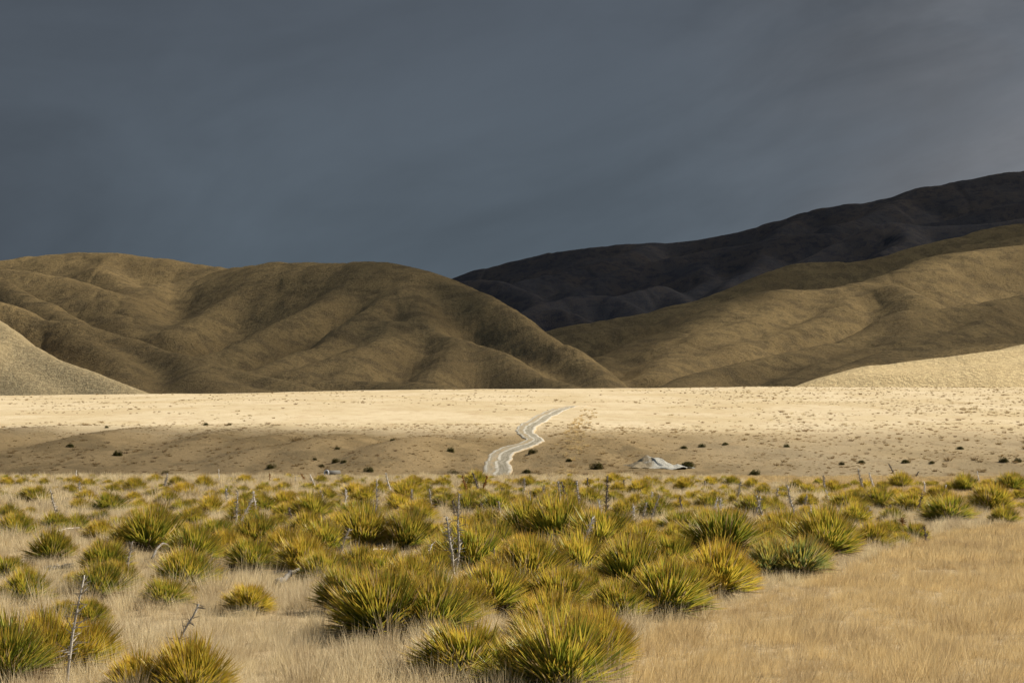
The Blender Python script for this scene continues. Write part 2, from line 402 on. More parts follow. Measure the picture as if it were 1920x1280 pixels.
for slope, rd, pts in RID:
    p3 = catmull([P(*q) for q in pts], 3)
    zm = p3[:, 2].max() - 20; reach = max(zm / 0.30 + rd, 60) * 1.05
    i0 = max(0, int((p3[:, 1].min() - reach - GY0) / GS)); i1 = min(len(gy), int((p3[:, 1].max() + reach - GY0) / GS) + 1)
    j0 = max(0, int((p3[:, 0].min() - reach - GX0) / GS)); j1 = min(len(gx), int((p3[:, 0].max() + reach - GX0) / GS) + 1)
    if i1 <= i0 or j1 <= j0: continue
    s_ = (slice(i0, i1), slice(j0, j1))
    farr = p3[:, 1].mean() > 2210
    dd = seg_ridges(wx[s_], wy[s_], p3, slope * (1.9 if farr else 1.75 if rd > 22 else 2.1), rd * (0.5 if farr else 1.1 if rd > 22 else 0.8), 160 if farr else 62 if rd > 22 else 90)
    acc[s_] += np.exp(np.clip((dd - base_z[s_]) / KS, -30, 200))
hz = base_z + KS * (np.log(acc))


def gblur(a, n):
    k = np.exp(-0.5 * (np.arange(-3 * n, 3 * n + 1) / n) ** 2); k /= k.sum(); q = len(k) // 2
    a = np.apply_along_axis(lambda r: np.convolve(np.pad(r, q, mode='edge'), k, 'valid'), 0, a)
    return np.apply_along_axis(lambda r: np.convolve(np.pad(r, q, mode='edge'), k, 'valid'), 1, a)


hz = gblur(hz, 1.2)


def hsample(X, Y):
    fx = np.clip((X - GX0) / GS, 0, len(gx) - 1.001); fy = np.clip((Y - GY0) / GS, 0, len(gy) - 1.001)
    i = fx.astype(int); j = fy.astype(int); u = fx - i; v = fy - j
    return (hz[j, i] * (1 - u) + hz[j, i + 1] * u) * (1 - v) + (hz[j + 1, i] * (1 - u) + hz[j + 1, i + 1] * u) * v


def hill_mesh(name, mat, d0, d1, nrow, ncol=1000):
    a = np.radians(np.linspace(-21, 21, ncol)); d = np.geomspace(d0, d1, nrow)
    Aa, Dd = np.meshgrid(a, d); X = np.tan(Aa) * Dd; Y = Dd
    Z = hsample(X, Y)
    if d0 < 1000: Z = 24 + (Z - 24) * sstep(Y, 884, 948)
    h = sstep(Z, 28, 80)
    # runnels and slumps running down the slopes
    if d0 < 1000:
        g1 = fbm(X * 2.0, Y, 260, 4, 141); g2 = fbm(X * 1.8, Y, 110, 3, 145)
        Z = Z - h * (1.2 * np.exp(-(g1 / 0.07) ** 2) * sstep(vnoise(X / 150, Y / 150, 9), 0.2, 0.7) + 1.0 * np.exp(-(g2 / 0.10) ** 2))
        Z = Z + h * 2.0 * fbm(X, Y, 150, 3, 151)
    else:
        g1 = fbm(X * 1.6, Y, 520, 4, 241); g2 = fbm(X * 1.6, Y, 220, 3, 245)
        Z = Z - h * (3.5 * np.exp(-(g1 / 0.10) ** 2) + 2 * np.exp(-(g2 / 0.10) ** 2)) * sstep(Y, 2215, 2350) + 3.5 * h * fbm(X, Y, 300, 3, 251)
    Z = Z + h * (fbm(X, Y, 60, 4, 41) * 1.5 + fbm(X, Y, 14, 3, 44) * 0.45 + fbm(X, Y, 3.5, 2, 47) * 0.35)
    v = np.stack([X, Y, Z], -1).reshape(-1, 3)
    ii, jj = np.meshgrid(np.arange(nrow - 1), np.arange(ncol - 1), indexing='ij')
    q = np.stack([ii * ncol + jj, ii * ncol + jj + 1, (ii + 1) * ncol + jj + 1, (ii + 1) * ncol + jj], -1).reshape(-1, 4)
    o = tag(mesh_obj(name, v, q, mat), kind='structure')
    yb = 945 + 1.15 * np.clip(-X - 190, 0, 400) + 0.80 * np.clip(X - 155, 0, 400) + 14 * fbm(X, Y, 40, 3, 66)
    fattr(o.data, 'dry', ((1 - sstep(Y, yb - 2, yb + 22)) * (np.abs(X + 20) > 165)).ravel())  # mask of the sun patch on the front spurs, edged like the cloud opening
    return o


def hill_mat(name, c1, c2, c3, dots, tip=0.45):
    m, h = new_mat(name)
    pos = h.n('ShaderNodeNewGeometry').outputs['Position']
    n1 = h.noise(pos, 0.012, 4, 0.6); n2 = h.noise(pos, 0.06, 4, 0.65); n3 = h.noise(pos, 0.35, 4, 0.75); n4 = h.noise(pos, 1.3, 2, 0.7)
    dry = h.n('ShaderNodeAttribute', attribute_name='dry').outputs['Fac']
    c = h.mix(h.ramp(n1, 0.35, 0.65), c1, c2)
    c = h.mix(h.math('MULTIPLY', h.ramp(n2, 0.48, 0.60), 0.8), c, c3)
    n5 = h.noise(pos, 0.14, 5, 0.75)
    c = h.mix(h.math('MULTIPLY', h.ramp(n5, 0.58, 0.66), 0.6), c, c3)
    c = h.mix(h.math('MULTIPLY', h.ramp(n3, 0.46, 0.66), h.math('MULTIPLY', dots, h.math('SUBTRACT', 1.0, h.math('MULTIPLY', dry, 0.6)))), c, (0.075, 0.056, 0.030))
    c = h.mix(h.math('MULTIPLY', h.ramp(n4, 0.45, 0.62), tip), c, (0.34, 0.25, 0.12))
    c = h.mix(h.math('MULTIPLY', dry, h.math('ADD', 0.55, h.math('MULTIPLY', h.ramp(n3, 0.55, 0.40), 0.4))), c, (0.54, 0.42, 0.225))  # sunlight on the front spurs painted in as a paler grass colour
    finish(h, c, 0.95, h.math('ADD', h.math('MULTIPLY', n3, 1.6), h.math('MULTIPLY', n4, 0.7)), 1.0, 0.03)
    return m


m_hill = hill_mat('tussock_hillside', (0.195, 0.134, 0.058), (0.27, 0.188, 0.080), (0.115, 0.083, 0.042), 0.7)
m_mtn = hill_mat('shade_dark_mountain', (0.034, 0.037, 0.045), (0.050, 0.045, 0.045), (0.020, 0.025, 0.036), 0.3, 0.06)  # near-black blue colour holds the cloud shadow lying over the mountain
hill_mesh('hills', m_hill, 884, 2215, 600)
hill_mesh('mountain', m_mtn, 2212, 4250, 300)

# ------------------------------------------------------------------ cloud sheet added out of view, openings shaped to shade chosen slopes: thick over the mountain, thin over the hills, open over the plain
CALT = 1700.0; ZREF = 60.0
off = np.array([SD.x, SD.y]) / SD.z * (CALT - ZREF)


def crest_on_map(pts):
    q_ = np.array([P(*p) for p in pts]); k_ = (q_[:, 2] - ZREF)
    mx_, my_ = q_[:, 0] - k_ * SD.x / SD.z, q_[:, 1] - k_ * SD.y / SD.z
    o_ = np.argsort(mx_); return mx_[o_], my_[o_]


C4 = crest_on_map([r[2] for r in RID if r[2][0] == (2200, 500, 1550)][0])
C2 = crest_on_map([r[2] for r in RID if r[2][0] == (1085, 705, 1300)][0])  # ridge crests that the added cloud's thickness is drawn along


def transmission(X, Y):
    n = fbm(X, Y, 260, 4, 91); n2_ = fbm(X, Y, 90, 3, 95)
    t = np.ones_like(X)
    # shade lying along the terrace bank
    lr = sstep(X, -20, 40)
    top = 345 - 30 * lr + n2_ * 14
    bank = sstep(Y, 150, 205) * (1 - sstep(Y, top - 22, top + 26))
    t = t * (1 - bank * (0.70 - 0.40 * lr))
    # hills
    yb = 945 + 1.15 * np.clip(-X - 190, 0, 400) + 0.80 * np.clip(X - 155, 0, 400)
    hl = sstep(Y, yb - 16, yb + 24)
    f4 = np.interp(X, C4[0], C4[1]); f2 = np.interp(X, C2[0], C2[1])
    rt = np.maximum(sstep(X, -60, 10), sstep(Y, 1570, 1660) * sstep(X, -190, -140))
    up = sstep(Y, f4 - 10, f4 + 25) * (X > C4[0][0]) + (X <= C4[0][0]) * 1.0
    thr = 0.20 + 0.26 * up + 0.22 * n
    thr = thr * (1 - sstep(Y, f2 - 5, f2 + 30)) + (0.07 + 0.07 * n) * sstep(Y, f2 - 5, f2 + 30)
    thl = 0.23 + 0.12 * n + 0.26 * sstep(Y, 1480, 1680) * sstep(-X, 250, 420) + 0.10 * sstep(-X, 250, 400)
    th = thl * (1 - rt) + thr * rt
    yq = 1560 + 1.1 * X; th = th - 0.20 * sstep(Y - yq, -50, 60) * sstep(X, -150, -90) * (1 - rt)
    t = t * (1 - hl) + np.clip(th, 0.04, 1) * hl
    mt = sstep(Y, 2100, 2200); t = t * (1 - mt) + mt * (0.22 - 0.06 * sstep(Y, 2620, 2900) + 0.16 * n)
    return np.clip(t, 0.03, 1)


cxs = np.arange(-2600, 3000, 24.0); cys = np.arange(60, 4700, 24.0)
CXm, CYm = np.meshgrid(cxs, cys); T = transmission(CXm, CYm)
edge = np.minimum.reduce([sstep(CXm, -2600, -2200), 1 - sstep(CXm, 2500, 2970), sstep(CYm, 60, 120), 1 - sstep(CYm, 4300, 4680)])
T = 1 - (1 - T) * edge
lump = 60 + 90 * (1 - T) + 40 * fbm(CXm, CYm, 160, 4, 99)
ny_, nx_ = CXm.shape
bot = np.stack([CXm + off[0], CYm + off[1], CALT - lump * 0.25], -1).reshape(-1, 3)
top_ = np.stack([CXm + off[0], CYm + off[1], CALT + lump], -1).reshape(-1, 3)
ii, jj = np.meshgrid(np.arange(ny_ - 1), np.arange(nx_ - 1), indexing='ij')
q = np.stack([ii * nx_ + jj, ii * nx_ + jj + 1, (ii + 1) * nx_ + jj + 1, (ii + 1) * nx_ + jj], -1).reshape(-1, 4)
Tq = T.reshape(-1)[q].min(axis=1); q = q[Tq < 0.985]
N0 = ny_ * nx_
m_shade_cloud, c_ = new_mat('cloud')
at = c_.n('ShaderNodeAttribute', attribute_name='opening').outputs['Fac']
df = c_.n('ShaderNodeBsdfDiffuse', {'Color': (0.8, 0.8, 0.82, 1)}); tl = c_.n('ShaderNodeBsdfTranslucent', {'Color': (0.5, 0.53, 0.58, 1)})
mx = c_.n('ShaderNodeMixShader', {0: 0.12, 1: df.outputs[0], 2: tl.outputs[0]})
tr = c_.n('ShaderNodeBsdfTransparent')
ms = c_.n('ShaderNodeMixShader', {0: at, 1: mx.outputs[0], 2: tr.outputs[0]})
c_.n('ShaderNodeOutputMaterial', {'Surface': ms.outputs[0]})
cl = mesh_obj('shade_clouds', np.vstack([bot, top_]), np.vstack([q[:, ::-1], q + N0]), m_shade_cloud)
fattr(cl.data, 'opening', np.tile(np.sqrt(T.reshape(-1)), 2))
tag(cl, kind='structure')

# ------------------------------------------------------------------ the gravel track
LE = [(903, 893), (903, 886), (909, 863), (920, 848), (941, 838), (967, 833), (983, 825), (973, 818), (966, 807), (975, 796), (996, 784), (1017, 774), (1037, 767.5), (1058, 763.5), (1085, 761), (1112, 759.6)]
RE = [(962, 893), (962, 886), (962, 861), (972, 848), (996, 840), (1017, 831), (1022, 824), (1011, 818), (1004, 810), (1017, 796), (1037, 782), (1056, 771.5), (1071, 765.5), (1082, 762.6), (1098, 761.3), (1114, 760.4)]
L3 = np.array([hit(x, y, 215)[:] for x, y in LE]); R3 = np.array([hit(x, y, 215)[:] for x, y in RE])
# run on down behind the brow
L3 = np.vstack([[L3[0][0] - 1.5, 200, 0], [L3[0][0] - 0.3, 216, 0], L3[1:]]); R3 = np.vstack([[R3[0][0] - 1.5, 200, 0], [R3[0][0] - .2, 216, 0], R3[1:]])
La = catmull(L3, 10); Ra = catmull(R3, 10); NW = 14
uu = np.linspace(0, 1, NW + 1)
_w = (Ra - La); La = La - _w * (fbm(np.arange(len(La)) * 1.0, np.zeros(len(La)), 3.0, 3, 7) * 0.10)[:, None]; Ra = Ra + _w * (fbm(np.arange(len(La)) * 1.0, np.ones(len(La)) * 9, 3.0, 3, 8) * 0.10)[:, None]
pts = La[:, None, :] * (1 - uu)[None, :, None] + Ra[:, None, :] * uu[None, :, None]
pts[..., 2] = G(pts[..., 0], pts[..., 1])
# level each cross-section and dish the wheel ruts
pts[..., 2] = pts[..., 2] * 0.5 + pts[..., 2].mean(axis=1, keepdims=True) * 0.5 + 0.16
pts[:, 0, 2] -= 0.35; pts[:, -1, 2] -= 0.35
nseg = len(La)
ii, jj = np.meshgrid(np.arange(nseg - 1), np.arange(NW), indexing='ij'); nc = NW + 1
qr = np.stack([ii * nc + jj, ii * nc + jj + 1, (ii + 1) * nc + jj + 1, (ii + 1) * nc + jj], -1).reshape(-1, 4)
m_road, r_ = new_mat('gravel_track')
ua = r_.n('ShaderNodeAttribute', attribute_name='across').outputs['Fac']
pos = r_.n('ShaderNodeNewGeometry').outputs['Position']
nn = r_.noise(pos, 0.6, 4, 0.65); nf_ = r_.noise(pos, 4.0, 3, 0.7)
al = r_.n('ShaderNodeAttribute', attribute_name='along').outputs['Fac']
sv = r_.n('ShaderNodeCombineXYZ', {0: r_.math('MULTIPLY', ua, 5.0), 1: r_.math('MULTIPLY', al, 0.06), 2: 0.0}).outputs[0]
stk = r_.noise(sv, 2.2, 4, 0.7)
uw = r_.math('ADD', ua, r_.math('MULTIPLY', r_.math('SUBTRACT', nn, 0.5), 0.10))
def line(c, w):
    return r_.ramp(r_.math('ABSOLUTE', r_.math('SUBTRACT', uw, c)), w, w * 0.35)
ln = r_.math('MAXIMUM', r_.math('MAXIMUM', line(0.09, 0.10), line(0.47, 0.07)), line(0.90, 0.10))
ln = r_.math('MULTIPLY', ln, r_.ramp(nn, 0.30, 0.55))
c = r_.mix(r_.ramp(r_.math('ADD', r_.math('MULTIPLY', nf_, 0.35), r_.math('MULTIPLY', stk, 0.65)), 0.38, 0.62), (0.165, 0.145, 0.095), (0.31, 0.275, 0.205))
ed = r_.math('ADD', r_.math('ABSOLUTE', r_.math('SUBTRACT', uw, 0.5)), r_.math('MULTIPLY', r_.math('SUBTRACT', nf_, 0.5), 0.25))
c = r_.mix(r_.math('MULTIPLY', r_.math('MULTIPLY', r_.ramp(r_.noise(pos, 1.5, 3, 0.7), 0.42, 0.6), line(0.30, 0.16)), 0.9), c, (0.33, 0.24, 0.12))
c = r_.mix(r_.math('MULTIPLY', ln, 0.7), c, (0.52, 0.48, 0.385))
c = r_.mix(r_.ramp(ed, 0.40, 0.47), c, (0.42, 0.31, 0.17))
finish(r_, c, 0.95, nf_, 0.05, 0.1)
road = mesh_obj('gravel_track', pts.reshape(-1, 3), qr, m_road); tag(road, kind='structure')
fattr(road.data, 'across', np.tile(uu, nseg)); fattr(road.data, 'along', np.repeat(np.concatenate([[0], np.cumsum(np.linalg.norm(np.diff((La + Ra)[:, :2] / 2, axis=0), axis=1))]), nc))

# ------------------------------------------------------------------ gravel heap
rng = np.random.default_rng(4)
hp = hit(1224, 875, 215)
m_heap, h_ = new_mat('heap_gravel')
oc = h_.n('ShaderNodeTexCoord').outputs['Object']
hn = h_.noise(oc, 7, 4, 0.75); hb = h_.noise(oc, 1.2, 3, 0.6)
c = h_.mix(h_.ramp(hn, 0.35, 0.65), (0.27, 0.255, 0.205), (0.54, 0.515, 0.43))
hx = h_.n('ShaderNodeSeparateXYZ', {0: oc})
c = h_.mix(h_.math('MULTIPLY', h_.ramp(h_.math('ADD', hx.outputs[0], h_.math('MULTIPLY', hb, 4.0)), 2.6, 0.8), 0.8), c, (0.24, 0.175, 0.085))
finish(h_, c, 0.95, hn, 0.12, 0.1)
nr_, na_ = 40, 90; hv = []
for i in range(nr_ + 1):
    f = i / nr_
    for j in range(na_):
        a = 2 * math.pi * j / na_
        lumpy = 1 + 0.16 * math.sin(2 * a + 1) + 0.09 * math.sin(5 * a) + 0.05 * math.sin(11 * a + 2); rx = 3.9 * f * lumpy * 1.15; ry = 3.9 * f * lumpy
        x = math.cos(a) * rx + (0.9 * f if math.cos(a) > 0 else -0.2 * f); y = math.sin(a) * ry
        hh = 2.15 * (math.exp(-(math.sqrt(f * f + 0.012) * 1.75) ** 1.35) - 0.12) * (1.0 - 0.12 * math.sin(a * 3 + 0.5) * f)
        hv.append([x - 0.6 * (1 - f), y, hh])
hv = np.array(hv)
hv[:, 2] += fbm(hv[:, 0], hv[:, 1], 1.3, 4, 6) * 0.40
hv[:, 2] -= 0.22
hf = [[i * na_ + j, i * na_ + (j + 1) % na_, (i + 1) * na_ + (j + 1) % na_, (i + 1) * na_ + j] for i in range(nr_) for j in range(na_)]
heap = mesh_obj('gravel_heap', hv, np.array(hf)[:, ::-1], m_heap)
heap.location = hp
tag(heap, 'pale grey heap of loose gravel on the valley floor right of the track', 'gravel heap')

# ------------------------------------------------------------------ culvert pipe
m_pipe, q_ = new_mat('concrete_pipe')
oc = q_.n('ShaderNodeTexCoord').outputs['Object']
pn = q_.noise(oc, 6, 4, 0.6)
finish(q_, q_.mix(pn, (0.13, 0.12, 0.10), (0.24, 0.225, 0.19)), 0.9, pn, 0.02, 0.1)
m_rim, q_ = new_mat('white_rim')
oc = q_.n('ShaderNodeTexCoord').outputs['Object']
pn = q_.noise(oc, 9, 4, 0.6)
finish(q_, q_.mix(pn, (0.62, 0.60, 0.55), (0.82, 0.80, 0.76)), 0.8, pn, 0.01, 0.1)


def tube_shell(r0, r1, y0, y1, n=28):
    v = []; f = []
    for k, (r, y) in enumerate(((r0, y0), (r1, y0), (r1, y1), (r0, y1))):
        for j in range(n):
            a = 2 * math.pi * j / n; v.append((r * math.cos(a), y, r * math.sin(a)))
    for k in range(4):
        k2 = (k + 1) % 4
        for j in range(n):
            j2 = (j + 1) % n; f.append((k * n + j, k * n + j2, k2 * n + j2, k2 * n + j))
    return v, f


cp = hit(612, 891.5, 205)
pe = bpy.data.objects.new('culvert_pipe', None); sc.collection.objects.link(pe)
pe.location = (cp.x, cp.y, cp.z + 0.36); pe.rotation_euler = (0, 0, R(-38))
tag(pe, 'concrete drain pipe with white rim at the foot of the bank left of the track', 'pipe')
v, f = tube_shell(0.25, 0.33, 0.09, 2.4); mesh_obj('barrel', v, f, m_pipe, pe)
v, f = tube_shell(0.25, 0.42, -0.06, 0.087); mesh_obj('rim', v, f, m_rim, pe)

# ------------------------------------------------------------------ blade builders
def blades(base, dirn, length, width, bend, up, nseg=3, fold=0.35, t0=0.0):
    """vectorised ribbon blades. base (n,3), dirn (n,3) unit, bend: droop (n), returns verts, quads, t, id"""
    n = len(base)
    side = np.cross(dirn, up); side /= (np.linalg.norm(side, axis=1, keepdims=True) + 1e-9)
    nrm = np.cross(side, dirn)
    vs = []; ts = []
    for k in range(nseg + 1):
        t = k / nseg
        c = base + dirn * (length * t)[:, None] + np.array([0, 0, -1.0])[None] * (bend * length * t * t)[:, None]
        w = width * (0.75 + 0.6 * t - 1.3 * t ** 3) if k < nseg else width * 0.04
        if k == 0: w = width * 0.8
        w = np.broadcast_to(w, (n,))
        vs += [c - side * (w / 2)[:, None] + nrm * (w * fold)[:, None], c, c + side * (w / 2)[:, None] + nrm * (w * fold)[:, None]]
        ts += [np.full(n, t)] * 3
    V = np.stack(vs, 1); m = V.shape[1]
    Tt = np.stack(ts, 1); ids = np.repeat(np.arange(n), m)
    f = []
    for k in range(nseg):
        a = 3 * k
        f += [[a, a + 1, a + 4, a + 3], [a + 1, a + 2, a + 5, a + 4]]
    F = (np.array(f)[None] + (np.arange(n) * m)[:, None, None]).reshape(-1, 4)
    return V.reshape(-1, 3), F, Tt.reshape(-1), ids


def rosette_mesh(name, seed, nl=240, flat=0.0, elong=1.0, lo=8, hi=82, mat=None):
    """speargrass: stiff leaves in a dome, each leaf split into narrow parallel leaflets. unit diameter."""
    r = np.random.default_rng(seed)
    az = r.uniform(0, 2 * np.pi, nl); e = np.radians(lo + (hi - lo) * r.uniform(0, 1, nl) ** 1.0)
    L = 0.50 * r.uniform(0.86, 1.08, nl) * (1 + 0.10 * np.sin(3 * az + seed))
    L *= (1 + 0.16 * np.sin(e))
    bs = np.stack([np.cos(az) * 0.07 * np.cos(e) + r.normal(0, 0.045, nl), np.sin(az) * 0.07 * np.cos(e) + r.normal(0, 0.045, nl), r.uniform(-0.02, 0.04, nl)], 1)
    B = []; Dn = []; Ln = []; Wd = []; Bd = []; hue = []; off_t = []
    for i in range(nl):
        d = np.array([math.cos(az[i]) * math.cos(e[i]) * elong, math.sin(az[i]) * math.cos(e[i]), math.sin(e[i])]); d /= np.linalg.norm(d)
        s = np.cross(d, [0, 0, 1.0]); s /= np.linalg.norm(s) + 1e-9
        h = r.uniform(0, 1)
        B.append(bs[i]); Dn.append(d); Ln.append(L[i]); Wd.append(0.0195 * r.uniform(.8, 1.2)); Bd.append(r.uniform(-0.05, 0.10)); hue.append(h); off_t.append(0)
        for k in range(int(r.integers(2, 5))):
            t = r.uniform(0.12, 0.55); sg = 1 if k % 2 else -1
            an = math.radians(r.uniform(7, 17)) * sg
            d2 = d * math.cos(an) + s * math.sin(an) + np.array([0, 0, r.normal(0, .06)]); d2 /= np.linalg.norm(d2)
            B.append(bs[i] + d * L[i] * t); Dn.append(d2); Ln.append(L[i] * (1 - t) * r.uniform(0.88, 1.04)); Wd.append(0.0165 * r.uniform(.8, 1.2)); Bd.append(r.uniform(-0.08, 0.08))
            hue.append(min(1, max(0, h + r.normal(0, .15)))); off_t.append(t)
    B = np.array(B); Dn = np.array(Dn); Ln = np.array(Ln); Wd = np.array(Wd); Bd = np.array(Bd); hue = np.array(hue); off_t = np.array(off_t)
    up = np.tile(np.array([[0.05, 0.03, 1.0]]), (len(B), 1))
    V, F, tt, ids = blades(B, Dn, Ln, Wd, Bd, up, 3)
    V[:, 2] *= (1 - flat)
    me = mesh_obj(name, V, F, mat, link=False).data
    fattr(me, 't', off_t[ids] + (1 - off_t[ids]) * tt); fattr(me, 'h', hue[ids])
    return me


def skirt_mesh(name, seed, mat, n=150):
    r = np.random.default_rng(seed)
    az = r.uniform(0, 2 * np.pi, n); e = np.radians(r.uniform(-6, 14, n))
    Dn = np.stack([np.cos(az) * np.cos(e), np.sin(az) * np.cos(e), np.sin(e)], 1)
    B = np.stack([np.cos(az) * 0.05, np.sin(az) * 0.05, r.uniform(0.0, 0.07, n)], 1)
    V, F, tt, ids = blades(B, Dn, r.uniform(0.34, 0.58, n), np.full(n, 0.016), r.uniform(0.0, 0.15, n), np.tile([[0, 0, 1.0]], (n, 1)) + r.normal(0, .4, (n, 3)), 3)
    V[:, 2] = np.maximum(V[:, 2], 0.0)
    me = mesh_obj(name, V, F, mat, link=False).data
    fattr(me, 't', tt); fattr(me, 'h', r.uniform(0, 1, n)[ids])
    return me


# leaf material; the object's colour carries: R = how golden, G = brightness, B = how blue-grey
m_leaf, l = new_mat('speargrass_leaf')
ob = l.n('ShaderNodeObjectInfo'); oc3 = l.n('ShaderNodeSeparateColor', {0: ob.outputs['Color']})
gold, brt, blu = oc3.outputs[0], oc3.outputs[1], oc3.outputs[2]
ta = l.n('ShaderNodeAttribute', attribute_name='t').outputs['Fac']; ha = l.n('ShaderNodeAttribute', attribute_name='h').outputs['Fac']
green = l.mix(ha, (0.135, 0.175, 0.022), (0.28, 0.31, 0.04))
green = l.mix(blu, green, (0.20, 0.25, 0.11))
gld = l.mix(ha, (0.52, 0.36, 0.035), (0.60, 0.49, 0.07))
tipf = l.ramp(l.math('ADD', ta, l.math('MULTIPLY', l.math('SUBTRACT', ha, 0.5), 0.5)), 0.55, 1.05)
gf = l.math('ADD', l.math('MULTIPLY', tipf, l.math('ADD', 0.45, l.math('MULTIPLY', gold, 0.7))), l.math('MULTIPLY', l.math('MULTIPLY', gold, gold), 0.48), True)
c = l.mix(gf, green, gld)
rust = l.math('MULTIPLY', l.ramp(ta, 0.80, 1.0), 0.65)
c = l.mix(rust, c, (0.44, 0.21, 0.05))
dead = l.ramp(ha, 0.93, 0.97)
c = l.mix(l.math('MULTIPLY', dead, 0.9), c, (0.34, 0.25, 0.14))
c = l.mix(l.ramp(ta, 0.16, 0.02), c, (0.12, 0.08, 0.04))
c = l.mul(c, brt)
finish(l, c, 0.45, None, 0, 0.35, extra=0.35)

m_dead, l = new_mat('dead_leaf')
ha = l.n('ShaderNodeAttribute', attribute_name='h').outputs['Fac']
c = l.mix(ha, (0.13, 0.09, 0.055), (0.40, 0.31, 0.20))
finish(l, c, 0.85, None, 0, 0.1)
m_grey, l = new_mat('grey_dead_leaf')
ha = l.n('ShaderNodeAttribute', attribute_name='h').outputs['Fac']
c = l.mix(ha, (0.16, 0.145, 0.125), (0.42, 0.39, 0.35))
finish(l, c, 0.85, None, 0, 0.1)

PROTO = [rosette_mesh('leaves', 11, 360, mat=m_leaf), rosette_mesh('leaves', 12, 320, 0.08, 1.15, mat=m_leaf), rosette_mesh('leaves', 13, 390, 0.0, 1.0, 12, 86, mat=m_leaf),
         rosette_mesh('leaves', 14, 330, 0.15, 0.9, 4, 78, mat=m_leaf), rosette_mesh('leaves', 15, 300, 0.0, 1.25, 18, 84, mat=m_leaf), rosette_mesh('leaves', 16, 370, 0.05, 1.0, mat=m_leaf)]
SKIRT = [skirt_mesh('dead_leaves', 21, m_dead), skirt_mesh('dead_leaves', 22, m_dead)]
GSK = skirt_mesh('dead_leaves', 23, m_grey, 190)

